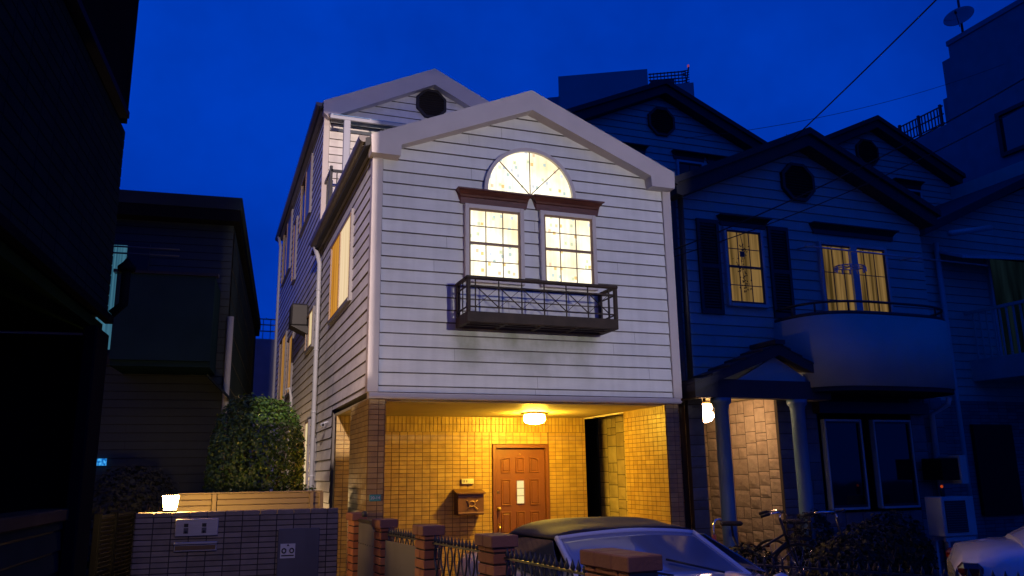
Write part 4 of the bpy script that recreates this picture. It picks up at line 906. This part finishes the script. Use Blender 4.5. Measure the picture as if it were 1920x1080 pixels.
# slatted gate
SG = Thing('slatted_gate', 'black louvred gate between the dark pillar and the tiled gate wall', 'gate', (-.94, 9.2, 0), R(-75), local=True)
mb = MB()
for x in (0, .43, 1.0): mb.bbox(x-.03, x+.03, -.03, .03, 0, 1.27, .005)
SG.part('gate_posts', mb, DK2)
for a, b in ((.035, .395), (.465, .965)):
    mb = MB(); z = .15
    while z < 1.22: mb.bar((a, 0, z), (b, 0, z), .05, .006, up=(0, .7, .7)); z += .042
    mb.box(a, b, -.012, .012, 1.225, 1.25); SG.part('louvre_panel', mb, BLACKM)
SG.o.rotation_euler = (0, 0, R(75))

# ================================================================= house behind on the left
HB = Thing('left_back_house', 'dark flat-roofed two-storey house with a boxed balcony behind the round shrub', 'house', (.25, 12, 0), R(-5), local=True)
mb = MB(); f = lambda u, z, d: (u, -d, z)
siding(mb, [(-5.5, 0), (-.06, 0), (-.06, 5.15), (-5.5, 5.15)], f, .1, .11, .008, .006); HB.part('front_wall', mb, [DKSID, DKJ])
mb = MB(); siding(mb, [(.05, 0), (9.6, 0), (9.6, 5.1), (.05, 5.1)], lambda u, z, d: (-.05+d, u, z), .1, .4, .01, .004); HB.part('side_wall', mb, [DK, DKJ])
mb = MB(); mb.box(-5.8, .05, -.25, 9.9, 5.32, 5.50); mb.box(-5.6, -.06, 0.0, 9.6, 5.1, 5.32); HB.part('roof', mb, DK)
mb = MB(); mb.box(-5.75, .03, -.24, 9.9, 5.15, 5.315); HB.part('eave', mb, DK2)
mb = MB(); mb.box(-1.36, -.18, -.95, -.88, 3.05, 4.16); mb.box(-.25, -.18, -.879, -.02, 3.05, 4.16); mb.box(-1.36, -1.29, -.879, -.02, 3.05, 4.16); mb.box(-1.36, -.18, -.88, -.02, 2.98, 3.05); HB.part('balcony', mb, mat('balcony_panel_dark', (.012, .03, .045), .8, spec=.1))
mb = MB(); mb.box(-1.40, -.14, -.98, -.85, 4.161, 4.20); HB.part('balcony_cap', mb, BLACKM)
mb = MB(); mb.box(-2.6, -1.15, -.03, -.012, 3.1, 4.80); wn = HB.part('balcony_window', mb, NBLK)
mb = MB(); mb.box(-1.75, -1.44, -.045, -.031, 3.3, 4.76); HB.part('lit_curtain', mb, mat_lit_curtain('cyan_curtain', (.015, .07, .12), (.06, .19, .27), .9, 40, 0), wn)
mb = MB()
for z in (4.53, 4.62): mb.tube([(-2.6, -.5, z), (-.7, -.5, z)], .012, 6)
HB.part('drying_pole', mb, IRON)
mb = MB(); mb.tube([(-.02, -.06, 3.8), (-.02, -.06, 2.6), (-.05, -.07, .2)], .045, 10); HB.part('downpipe', mb, mat('grey_pipe', (.33, .34, .36), .4))
mb = MB(); mb.prism([(-.25, 2.92), (.05, 2.62), (.05, 2.66), (-.25, 2.96)], 0, .4, f); HB.part('small_awning', mb, DK)
mb = MB(); mb.box(-1.60, -1.45, -.06, -.02, 1.77, 1.86)
m_, t_, p_ = nm('cyan_flicker'); t_.nodes.remove(p_)
v_ = t_.nodes.new("ShaderNodeTexNoise"); v_.inputs['Scale'].default_value = 30; tc_ = t_.nodes.new("ShaderNodeTexCoord"); r_ = t_.nodes.new("ShaderNodeValToRGB")
r_.color_ramp.elements[0].position = .4; r_.color_ramp.elements[0].color = (.0, .12, .5, 1); r_.color_ramp.elements[1].position = .62; r_.color_ramp.elements[1].color = (.08, .5, 1., 1)
e_ = t_.nodes.new("ShaderNodeEmission"); t_.links.new(tc_.outputs['Object'], v_.inputs['Vector']); t_.links.new(v_.outputs['Fac'], r_.inputs[0]); t_.links.new(r_.outputs[0], e_.inputs[0]); t_.links.new(e_.outputs[0], t_.nodes['Material Output'].inputs[0]); e_.inputs[1].default_value = .9
HB.part('small_lit_window', mb, m_, label='tiny window glowing bright blue')

# ================================================================= tiled gate wall and its fittings
GW = Thing('tiled_gate_wall', 'low grey-tiled gate wall with dark joints under the glowing lamp', 'wall', (-.53, 8.08, 0), R(-5), local=True)
mb = MB(); tiles(mb, 0, 1.742, 0, 1.262, lambda u, z, d: (u, -d, z), .149, .0475, .008, 0, .15); tiles(mb, -.15, 0, 0, 1.262, lambda u, z, d: (-d, -u, z), .149, .0475, .008, 0, .05)
GW.part('tile_face', mb, [GTILE, GGR])
mb = MB()
k = 0
while k*.149 < 1.742: mb.bbox(k*.149+.003, min((k+1)*.149, 1.742)-.003, -.006, .15, 1.263, 1.302, .003); k += 1
GW.part('coping', mb, GTILE)
mb = MB(); mb.bbox(.335, .692, -.03, -.004, 1.098, 1.245, .004); ic = GW.part('intercom_panel', mb, STEEL)
mb = MB()
for x in (.425, .575): mb.box(x-.018, x+.018, -.034, -.0305, 1.175, 1.205); mb.lathe([(.012, 0), (.012, -.004)], (x, -.0305, 1.135), 12, axis='y'); mb.box(x-.02, x+.02, -.0325, -.0305, 1.12, 1.168, 1)
GW.part('intercom_buttons', mb, [BLACKM, DGREY], ic)
mb = MB(); mb.bbox(.335, .69, -.03, -.004, .968, 1.028, .004); mb.bbox(.33, .695, -.05, -.004, 1.029, 1.048, .003); GW.part('letter_slot', mb, STEEL)
mb = MB(); mb.box(.345, .68, -.034, -.031, .98, 1.018); GW.part('slot_flap', mb, mat('bronze_flap', (.2, .13, .07), .35, .5), None)
mb = MB(); mb.bbox(1.21, 1.575, -.025, -.004, .3, 1.135, .004); md = GW.part('meter_door', mb, DGREY)
mb = MB(); mb.box(1.235, 1.365, -.030, -.0255, .88, 1.005); mt = GW.part('meter_label', mb, PLW, md)
GW_D = MB()
for x in (1.267, 1.335): GW_D.tube([(x+.017*math.cos(R(a)), -.032, .945+.019*math.sin(R(a))) for a in range(0, 360, 24)], .006, 6, closed=True)
GW_D.box(1.245, 1.355, -.033, -.0302, .898, .908); GW_D.prism([(1.289, .985), (1.313, .985), (1.301, 1.005)], 0, .002, lambda u, w, d: (u, -.031-d, w))
GW.part('label_marks', GW_D, BLACKM, md)
GL = Thing('gate_lamp', 'small box lamp glowing warm white on the left end of the tiled gate wall', 'lamp', (-.255, 8.13, 1.302))
mb = MB(); mb.bbox(-.315, -.195, 8.07, 8.19, 1.303, 1.325, .004); GL.part('base', mb, BLACKM)
mb = MB(); mb.add([(-.305, 8.08, 1.326), (-.205, 8.08, 1.326), (-.205, 8.18, 1.326), (-.305, 8.18, 1.326), (-.322, 8.063, 1.445), (-.188, 8.063, 1.445), (-.188, 8.197, 1.445), (-.322, 8.197, 1.445)],
                  [(3, 2, 1, 0), (4, 5, 6, 7), (0, 1, 5, 4), (1, 2, 6, 5), (2, 3, 7, 6), (3, 0, 4, 7)]); GL.part('lamp_shade', mb, GATEG)
# beige fence behind
BF = Thing('beige_board_fence', 'low beige horizontal-board fence behind the gate wall, lit by its lamp', 'fence', (.5, 9.25, 0))
for x0, x1 in ((-.22, .10), (.155, 1.09), (1.135, 1.20)):
    mb = MB(); z = .5
    while z < 1.42: mb.bbox(x0, x1, 9.25, 9.27, z, min(z+.052, 1.43), .004); z += .0585
    mb.box(x0, x1, 9.272, 9.28, .5, 1.41, 1); BF.part('board_panel', mb, [BEIGE, BEIGED])
mb = MB(); mb.bbox(-.23, 1.225, 9.235, 9.285, 1.432, 1.447, .003); BF.part('top_rail', mb, BEIGE)
for x in (.127, 1.113, 1.215): mb = MB(); mb.bbox(x-.022, x+.022, 9.23, 9.29, 0, 1.431, .004); BF.part('fence_post', mb, BEIGE)

# ================================================================= foliage
def leaf(mb, p, n, s):
    n = n.normalized(); t = n.cross(Vector((random.uniform(-1, 1), random.uniform(-1, 1), random.uniform(-1, 1)))).normalized(); b = n.cross(t)
    w = s*.42; tip = p+t*s-n*s*.15
    mb.add([p, p+t*s*.45+b*w+n*s*.08, tip, p+t*s*.45-b*w+n*s*.08, p+t*s*.45], [(0, 1, 4), (1, 2, 4), (2, 3, 4), (3, 0, 4)])
def bush(name, label, cat, c, rx, ry, z0, z1, nl, ls, m, trunk=True, flat=0, group=None, square=2.6, stems=None):
    T = Thing(name, label, cat, (c[0], c[1], 0), 0, group); zc, rz = (z0+z1)/2, (z1-z0)/2
    mb = MB(); lumps = [(random.uniform(0, 6.28), random.uniform(-1, 1), random.uniform(.01, .06)) for _ in range(26)]
    for _ in range(nl):
        d = Vector((random.gauss(0, 1), random.gauss(0, 1), random.gauss(0, 1))).normalized()
        q = (abs(d.x)**square+abs(d.y)**square+abs(d.z)**square)**(-1/square)
        k = q*(1-abs(random.gauss(0, .11))); k *= 1.07 if random.random() < .02 else 1
        for a, b, h_ in lumps:
            dd = Vector((math.cos(a)*math.sqrt(1-b*b), math.sin(a)*math.sqrt(1-b*b), b)).dot(d)
            if dd > .86: k += h_*(dd-.86)/.14
        p = Vector((c[0]+d.x*k*rx, c[1]+d.y*k*ry, zc+d.z*k*rz))
        nn = (d+Vector((random.uniform(-.8, .8), random.uniform(-.8, .8), random.uniform(-.4, .9)))).normalized()
        leaf(mb, p, nn, ls*random.uniform(.6, 1.25))
    T.part('crown' if trunk else 'leaves', mb, m)
    tb = MB()
    for k in range(stems or 6):
        a = 6.28*k/(stems or 6)+random.uniform(-.4, .4); r = .65
        tb.tube([(c[0]+.03*math.cos(a), c[1]+.03*math.sin(a), 0), (c[0]+rx*.25*math.cos(a), c[1]+ry*.25*math.sin(a), z0+.15*rz), (c[0]+rx*r*math.cos(a), c[1]+ry*r*math.sin(a), zc+rz*.3)], [.035, .022, .008], 6)
    T.part('trunk' if trunk else 'stems', tb, BARK); return T
bush('round_shrub', 'dense round-topped evergreen shrub behind the beige fence beside the white side wall', 'shrub', (.60, 10.7), .56, .54, .85, 2.53, 15000, .043, LEAF, square=2.7)
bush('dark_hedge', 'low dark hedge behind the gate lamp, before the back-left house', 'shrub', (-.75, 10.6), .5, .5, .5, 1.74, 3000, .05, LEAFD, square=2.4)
bush('small_green_plant', 'small bright green plant behind the fence at the foot of the white side wall', 'plant', (1.26, 11.2), .2, .2, .9, 1.46, 500, .06, LEAFY, trunk=False, stems=8)
yard = [((5.35, 7.5), .35, .3, .15, .95), ((6.5, 7.3), .45, .35, .15, .98), ((7.3, 7.8), .5, .4, .15, 1.12), ((8.1, 8.3), .45, .4, .15, 1.2), ((7.4, 8.9), .3, .2, .15, 1.25), ((8.6, 8.6), .4, .3, .15, .95)]
labs = ['dark bush in front of the neighbour porch, nearest the parked bicycles', 'dark bush in the neighbour front yard right of the bicycles', 'dark bushy plant left of the twin dark ground-floor windows', 'tallest dark bush, in front of the twin dark ground-floor windows', 'thin leafy plant at the foot of the right porch column', 'low dark bush below the right ground-floor window']
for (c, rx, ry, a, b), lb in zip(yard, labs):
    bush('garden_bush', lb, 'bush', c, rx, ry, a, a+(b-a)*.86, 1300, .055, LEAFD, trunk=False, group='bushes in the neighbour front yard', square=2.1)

# ================================================================= brick piers and iron fence
FA = R(4.8)
def pier(loc, w, l, h, label):
    T = Thing('brick_pier', label, 'pier', (*loc, 0), FA, 'brick fence piers', local=True)
    mb = MB(); mb.box(-w/2+.012, w/2-.012, -l/2+.012, l/2-.012, 0, h-.075, 1)
    z = 0; rh = .073; row = 0
    while z < h-.085:
        zt = min(z+rh-.012, h-.078)
        n = 2 if l > .3 else 1; seg = l/n; off = (row % 2)*.5*seg
        cuts = sorted({-l/2, l/2} | {max(-l/2, min(l/2, -l/2+off+seg*k)) for k in range(n+1)})
        for a, b in zip(cuts, cuts[1:]):
            if b-a > .03: mb.bbox(-w/2+random.uniform(0, .003), w/2-random.uniform(0, .003), a+.005, b-.005, z, zt, .004)
        z += rh; row += 1
    T.part('brickwork', mb, [BRICK, MORT])
    mb = MB(); n = max(1, round(l/.15)); seg = (l+.03)/n
    for k in range(n): mb.bbox(-w/2-.018, w/2+.018, -l/2-.015+seg*k+.002, -l/2-.015+seg*(k+1)-.002, h-.076, h, .006)
    T.part('cap', mb, BCAP); return T
PP = [((2.02, 3.90), .17, .44, 'nearest brick pier, wide and plain, in front of the parked convertible'),
      ((1.875, 5.40), .16, .27, 'second nearest brick pier, left of the convertible soft top'),
      ((1.735, 6.66), .15, .24, 'middle brick pier of five, below the mailbox'),
      ((1.615, 7.80), .14, .24, 'fourth brick pier, below the left edge of the golden porch'),
      ((1.53, 8.84), .12, .24, 'farthest brick pier, touching the right end of the tiled gate wall')]
for loc, w, l, lb in PP: pier(loc, w, l, 1.20 if loc[1] < 8.5 else 1.22, lb)
def iron_panel(p0, p1, h, label, sheet=False, pitch=.062, group='iron fence panels between the brick piers'):
    p0, p1 = Vector((*p0, 0)), Vector((*p1, 0)); L = (p1-p0).length; a = math.atan2((p1-p0).y, (p1-p0).x)
    T = Thing('iron_fence_panel', label, 'fence', (p0.x, p0.y, 0), a, group, local=True)
    for z in (h-.07, .15, h-.42): mb = MB(); mb.bar((0, 0, z), (L, 0, z), .022, .014); T.part('rail', mb, IRON)
    mb = MB(); n = int(L/pitch); pitch = L/n
    for k in range(n):
        x = pitch*(k+.5); sg = 1 if k % 2 else -1; s_ = pitch*.42*sg
        pts = [(x, 0, .15), (x, 0, h-.40)]+[(x+s_*math.sin(math.pi*q/8)*(-1 if q < 0 else 1), .004*sg, h-.40+(.33)*q/8) for q in range(1, 9)]
        pts = [(x, 0, .15), (x, 0, h-.44)]+[(x+s_*math.sin(2*math.pi*q/10), .006*sg, h-.42+.34*q/10) for q in range(0, 11)]
        mb.tube(pts, .0075, 6); mb.lathe([(.006, -.01), (.011, .0), (.016, .012), (.009, .032), (.001, .06)], (x, 0, h-.06), 8)
    T.part('bars', mb, IRON)
    if sheet:
        mb = MB(); mb.box(.01, L-.01, .02, .028, .12, h-.12); T.part('sheet', mb, SHEET)
    return T
iron_panel((1.99, 4.14), (1.885, 5.25), 1.13, 'iron fence panel with spear tips in front of the convertible side window')
iron_panel((1.865, 5.55), (1.745, 6.53), 1.14, 'iron fence panel with spear tips below the door-side tiles, right of the middle pier')
iron_panel((1.725, 6.79), (1.62, 7.67), 1.14, 'iron fence panel with a dim sheet behind its bars, left of the middle pier', sheet=True, pitch=.06)
SG2 = Thing('sheet_gate', 'plain grey sheet-metal gate between the two farthest brick piers', 'gate', (1.605, 7.93, 0), R(94.5), local=True)
mb = MB(); mb.bbox(.01, .78, -.012, .012, .1, 1.13, .004); SG2.part('leaf', mb, SHEET)
mb = MB(); mb.bar((0, 0, 1.15), (.8, 0, 1.15), .03, .03); mb.bar((.03, 0, .05), (.03, 0, 1.2), .035, .035); mb.lathe([(.03, 0), (.03, .05), (.001, .06)], (.6, 0, 1.19), 10)
for k in range(9): mb.lathe([(.006, 0), (.006, .006)], (.06+.085*k, .013, .93), 8, axis='y')
SG2.part('gate_frame', mb, IRON)
iron_panel((3.95, 6.75), (5.75, 3.3), .90, 'long dark iron fence with arrow tips crossing the bottom right corner', pitch=.075, group='iron fences at the plot edge')

# ================================================================= cars
def loft(mb, secs, mi=0, caps=True, smooth=True):
    n = len(secs[0]); vs = [p for s in secs for p in s]
    fs = [(i*n+k, i*n+(k+1) % n, (i+1)*n+(k+1) % n, (i+1)*n+k) for i in range(len(secs)-1) for k in range(n)]
    mb.add(vs, fs, mi, None, smooth)
    if caps: mb.add(secs[0], [tuple(range(n))], mi); mb.add(secs[-1], [tuple(range(n))], mi)
def car_body(st):
    secs = []
    for x, w, zb, belt, top in st:
        h = [(0, zb), (w*.82, zb), (w*.97, zb+.08), (w, zb+.24), (w*.995, belt-.16), (w*.97, belt-.05), (w*.90, belt), (w*.5, top-.01), (0, top)]
        secs.append([(x, y, z) for y, z in h]+[(x, -y, z) for y, z in reversed(h[1:-1])])
    mb = MB(); loft(mb, secs); return mb
def wheels(T, xs, w, r=.31):
    for x in xs:
        for sg in (-1, 1):
            mb = MB(); mb.lathe([(r*.62, -.1), (r*.9, -.1), (r, -.07), (r, .07), (r*.9, .1), (r*.62, .1)], (x, sg*(w-.07), r), 28, axis='y'); o = T.part('wheel', mb, RUB)
            mb = MB(); mb.lathe([(r*.6, -.06), (r*.6, .095), (r*.5, .102), (.05, .08), (.04, .09)] if sg > 0 else [(.04, -.09), (.05, -.08), (r*.5, -.102), (r*.6, -.095), (r*.6, .06)], (x, sg*(w-.07), r), 20, axis='y'); T.part('rim', mb, RIM, o)
CV = Thing('convertible_car', 'pale convertible with a dark fabric soft top parked nose-out before the porch', 'car', (3.03, 5.95, .06), R(-90), local=True)
st = [(-1.98, .55, .34, .62, .66), (-1.9, .72, .26, .74, .80), (-1.6, .80, .2, .82, .90), (-1.1, .83, .18, .86, .92), (-.4, .84, .17, .85, .88), (.4, .84, .17, .84, .86), (.98, .83, .18, .80, .86), (1.5, .80, .2, .68, .76), (1.85, .70, .24, .58, .64), (2.0, .52, .32, .5, .54)]
CV.part('body', car_body(st), CARW)
wheels(CV, (-1.25, 1.28), .84)
HX, BXx = .30, .96      # windscreen header and base
def ws(u, v):
    s = 2*v-1; x = BXx+(HX-BXx)*u-.09*(s*s)*(1-u*.3); y = s*(.665+(.575-.665)*u); z = .78+(1.07-.78)*u+.035*(1-s*s)*u+.06*(1-s*s)*(1-u); return (x, y, z)
mb = MB(); mb.grid(ws, 8, 20); CV.part('windscreen', mb, glass('windscreen_pale_reflection', (.24, .26, .33), .07, 3.2), thick=.008)  # pale reflection put into the glass colour
mb = MB(); mb.tube([ws(1, v/20) for v in range(21)], .022, 8); mb.tube([ws(u/8, 0) for u in range(9)], .024, 8); mb.tube([ws(u/8, 1) for u in range(9)], .024, 8); mb.tube([ws(0, v/20) for v in range(21)], .02, 8); CV.part('windscreen_frame', mb, CARW)
def top(u, v):
    s = 2*v-1; x0 = ws(1, v)[0]; x = x0+(-1.17-x0)*u+.10*(s*s)*u
    hw = .60+.10*min(1, u*1.6)-.03*u; zc = 1.115+.055*math.sin(math.pi*min(1, u*1.15)*.8)-.36*max(0, u-.52)**1.35/(.48**1.35)
    edge = 1.07-.02*u if u < .55 else 1.059-(u-.55)/.45*.27
    k = abs(s)**3.2; y = hw*math.copysign(1-(1-abs(s))**1.25, s); z = zc*(1-k)+min(edge, zc)*k+.006*math.sin(u*22)*(1-k)
    return (x, y, z)
mb = MB(); mb.grid(top, 26, 28); CV.part('soft_top', mb, SOFT, thick=.02)
for sg in (-1, 1):
    mb = MB(); P = [(.80, .825), (.30, 1.06), (-.48, 1.045), (-.62, .86)]
    vs = [(x, sg*(.78-(z-.86)*.72), z) for x, z in P]; mb.add(vs, [(0, 1, 2, 3)]); CV.part('side_window', mb, CARG, thick=.006)
    mb = MB(); mb.lathe([(.02, -.05), (.07, -.04), (.08, 0), (.06, .05), (.01, .07)], (.85, sg*.90, .74), 12, axis='x'); mb.tube([(.84, sg*.80, .72), (.85, sg*.88, .73)], .015, 6); CV.part('mirror', mb, CARW)
    mb = MB(); mb.lathe([(.09, 0), (.1, .02), (.08, .06), (.02, .08)], (1.78, sg*.55, .56), 16, axis='x'); CV.part('headlight', mb, GLS)
    mb = MB(); mb.lathe([(.02, -.05), (.07, -.03), (.08, 0)], (-1.88, sg*.55, .62), 14, axis='x'); CV.part('tail_light', mb, TAIL)
mb = MB(); mb.bbox(.35, .37, -.07, .07, 1.0, 1.045, .008); mb.tube([(.36, 0, 1.06), (.33, 0, 1.08)], .008, 6); CV.part('rear_view_mirror', mb, BLACKM)
mb = MB(); mb.tube([(.96, -.05, .86), (.80, -.45, .93)], .008, 6); mb.tube([(.96, .35, .86), (.82, -.02, .95)], .008, 6); CV.part('wipers', mb, BLACKM)
# sedan
SD = Thing('white_sedan', 'white saloon car seen from its rear corner at the bottom right', 'car', (8.09, 4.36, 0.0), R(-44), local=True)
st = [(-2.28, .55, .42, .72, .76), (-2.2, .74, .3, .84, .90), (-1.9, .82, .22, .90, .955), (-1.2, .86, .2, .92, .98), (0, .87, .19, .91, .97), (.9, .86, .2, .88, .95), (1.6, .83, .22, .80, .86), (2.1, .74, .28, .68, .72), (2.28, .55, .38, .55, .6)]
SD.part('body', car_body(st), CARW)
wheels(SD, (-1.35, 1.4), .87)
def gh(x, w, z0, z1, wt):
    h = [(0, z1+.03), (wt*.6, z1+.025), (wt, z1-.02), (w, z0), (0, z0)]; return [(x, y, z) for y, z in h]+[(x, -y, z) for y, z in reversed(h[1:-1])]
mb = MB(); loft(mb, [gh(-1.75, .72, .93, .96, .6), gh(-1.35, .76, .92, 1.16, .62), (gh(-.85, .79, .92, 1.36, .58)), gh(-.3, .8, .92, 1.43, .58), gh(.3, .8, .92, 1.42, .58), gh(.75, .78, .92, 1.26, .6), gh(1.25, .72, .92, .96, .62)])
SD.part('cabin', mb, CARW)
for sg in (-1, 1):
    mb = MB(); P = [(-1.20, .975), (-.80, 1.26), (-.35, 1.33), (.28, 1.32), (.88, 1.0)]; yy = lambda z: sg*(.805-(z-.93)*.46)
    mb.add([(x, yy(z)+sg*.012, z) for x, z in P], [tuple(range(5))]); w = SD.part('side_window', mb, GLS, thick=.005)
    mb = MB(); mb.tube([(x, yy(z)+sg*.016, z) for x, z in P+[P[0]]], .008, 6); SD.part('chrome_strip', mb, CHR, w)
    mb = MB(); mb.bbox(-2.27, -2.08, min(sg*.60, sg*.79), max(sg*.60, sg*.79), .70, .82, .04); SD.part('tail_light', mb, TAIL)
    mb = MB(); mb.bbox(-.2, -.02, min(sg*.872, sg*.895), max(sg*.872, sg*.895), .78, .80, .006); SD.part('door_handle', mb, CHR)
def rw(u, v): s = 2*v-1; return (-1.66+(.72)*u, s*(.60-.08*u), .985+.36*u+.03*(1-s*s))
mb = MB(); mb.grid(rw, 4, 8); SD.part('rear_window', mb, GLS, thick=.005)
mb = MB(); mb.tube([(-1.3, .25, .98), (-1.32, .25, 1.2)], .006, 6); SD.part('antenna', mb, CHR)

# ================================================================= bicycles
def bicycle(loc, rz, label, frame, basket):
    T = Thing('bicycle', label, 'bicycle', (*loc, .12), rz, 'bicycles parked by the neighbour porch', local=True)
    for x in (-.52, .52):
        mb = MB(); mb.tube([(x+.31*math.cos(R(a)), 0, .33+.31*math.sin(R(a))) for a in range(0, 360, 15)], .017, 8, closed=True); w = T.part('wheel', mb, RUB)
        mb = MB()
        for a in range(0, 180, 20): mb.tube([(x+.3*math.cos(R(a)), 0, .33+.3*math.sin(R(a))), (x-.3*math.cos(R(a)), 0, .33-.3*math.sin(R(a)))], .0018, 4)
        mb.lathe([(.025, -.04), (.025, .04)], (x, 0, .33), 10, axis='y'); T.part('spokes', mb, CHR, w)
    mb = MB(); hd = (.38, 0, .80); bb = (-.05, 0, .30); sc = (-.2, 0, .72)
    mb.tube([(.40, 0, .66), bb], .017, 8); mb.tube([bb, sc], .015, 8); mb.tube([(.37, 0, .74), (-.1, 0, .48)], .014, 8); mb.tube([(.34, 0, .92), (.42, 0, .6)], .018, 8); mb.tube([(.42, .05, .6), (.52, .05, .33)], .011, 8); mb.tube([(.42, -.05, .6), (.52, -.05, .33)], .011, 8)
    mb.tube([bb, (-.52, .05, .33)], .01, 6); mb.tube([(-.17, 0, .62), (-.52, .05, .33)], .009, 6); T.part('frame', mb, frame)
    mb = MB(); mb.tube([(.2, .29, .98), (.3, .27, 1.0), (.38, .12, 1.0), (.34, 0, .97), (.38, -.12, 1.0), (.3, -.27, 1.0), (.2, -.29, .98)], .012, 8); mb.tube([(.34, 0, .9), (.34, 0, .98)], .013, 8); hb = T.part('handlebar', mb, CHR)
    mb = MB()
    for s_ in (-1, 1): mb.tube([(.22, s_*.285, .985), (.12, s_*.30, .96)], .018, 8)
    T.part('grips', mb, RUB, hb)
    mb = MB(); mb.bbox(-.34, -.08, -.07, .07, .84, .89, .02); mb.tube([(-.2, 0, .72), (-.21, 0, .85)], .013, 8); T.part('saddle', mb, RUB)
    if basket:
        mb = MB()
        for z in (.72, .80, .88, .96): mb.tube([(.42, -.16, z), (.66, -.16, z), (.66, .16, z), (.42, .16, z)], .005, 5, closed=True)
        for y in (-.16, -.08, 0, .08, .16): mb.tube([(.66, y, .7), (.66, y, .97)], .004, 5); mb.tube([(.42, y, .7), (.66, y, .7)], .004, 5)
        for x in (.42, .5, .58, .66):
            for y in (-.16, .16): mb.tube([(x, y, .7), (x, y, .97)], .004, 5)
        T.part('basket', mb, BLACKM)
    mb = MB(); mb.bbox(-.62, -.58, -.025, .025, .55, .60, .006); T.part('rear_reflector', mb, TAIL)
    return T
bicycle((6.05, 8.35), R(-35), 'dark bicycle with bright curved handlebar in front of the lit stone wall', BLACKM, True)
bicycle((6.75, 8.15), R(-70), 'second bicycle, lower, half hidden by plants right of the first', BLACKM, False)
SC = Thing('child_scooter', 'bent chrome handle with an orange reflector left of the blue porch column', 'scooter', (5.62, 8.35, .12))
mb = MB(); mb.tube([(5.54, 8.35, .3), (5.55, 8.35, .98), (5.58, 8.35, 1.04), (5.64, 8.35, 1.05), (5.67, 8.35, .99)], .013, 8); SC.part('handle', mb, CHR)
mb = MB(); mb.bbox(5.48, 5.62, 8.0, 8.6, .2, .24, .01); mb.lathe([(.1, -.02), (.1, .02)], (5.55, 8.65, .24), 14, axis='x'); mb.lathe([(.1, -.02), (.1, .02)], (5.55, 7.95, .24), 14, axis='x'); SC.part('deck', mb, BLACKM)
mb = MB(); mb.bbox(5.515, 5.57, 8.33, 8.345, .79, .88, .008); SC.part('reflector', mb, mat('orange_reflector', (.9, .16, .06), .4))

# ================================================================= air conditioner, meter box
AC = Thing('air_conditioner', 'pale outdoor air-conditioner unit on a stand right of the neighbour downpipe', 'air conditioner', (9.5, 8.55, 0))
mb = MB(); mb.bbox(9.20, 9.78, 8.5, 8.78, .70, 1.21, .012); AC.part('casing', mb, NTRIM)
mb = MB(); mb.box(9.25, 9.61, 8.488, 8.499, .75, 1.16)
g = AC.part('grille', mb, NBLK)
mb = MB()
for k in range(13): mb.box(9.25, 9.61, 8.480, 8.487, .765+.03*k, .770+.03*k)
AC.part('grille_wires', mb, DGREY, g)
mb = MB(); mb.box(9.22, 9.76, 8.52, 8.56, .64, .69); mb.box(9.22, 9.76, 8.72, 8.76, .64, .69)
for x in (9.25, 9.70): mb.box(x, x+.04, 8.52, 8.56, 0, .64); mb.box(x, x+.04, 8.72, 8.76, 0, .64)
AC.part('stand', mb, STEEL)
MX = Thing('meter_box', 'dark box with one pale side panel above the air-conditioner', 'meter box', (9.7, 9.1, 1.3))
mb = MB(); mb.bbox(9.78, 10.1, 8.95, 9.3, 1.42, 1.72, .006); MX.part('box', mb, DK2)
mb = MB(); mb.bbox(10.102, 10.24, 8.93, 9.3, 1.36, 1.76, .006); MX.part('side_panel', mb, NPLAS)
RL = Thing('red_lamp', 'tiny glowing red-orange lamp above the air-conditioner', 'lamp', (9.35, 8.6, 1.22))
mb = MB(); mb.lathe([(.03, 0), (.03, .1), (.02, .11)], (9.35, 8.6, 1.213), 10); RL.part('holder', mb, DK)
mb = MB(); mb.lathe([(.01, 0), (.018, .012), (.018, .028), (.006, .038)], (9.35, 8.6, 1.325), 12); RL.part('bulb', mb, REDL)

# ================================================================= overhead cables
def cable(a, b, sag, r, label, grp='overhead cables'):
    a, b = Vector(a), Vector(b); mb = MB(); mb.tube([tuple(a.lerp(b, k/24)-Vector((0, 0, sag*4*(k/24)*(1-k/24)))) for k in range(25)], r, 6)
    solo('overhead_cable', mb, WIRE, label, 'cable', tuple(a), grp)
cable((7.88, 9.15, 6.36), (6.5, .5, 7.6), .1, .009, 'single thick cable rising from the neighbour gable peak to the top edge of the sky')
cable((5.85, 9.3, 4.55), (11.4, 5.6, 7.7), .25, .009, 'upper of the two cables crossing the neighbour gable towards the right edge')
cable((5.85, 9.3, 4.45), (11.5, 5.6, 7.35), .30, .007, 'lower of the two cables crossing the neighbour gable towards the right edge')
cable((8.5, 12.9, 8.0), (17.2, 12.5, 10.9), .25, .005, 'thin cable running to the terrace railing of the tall block')
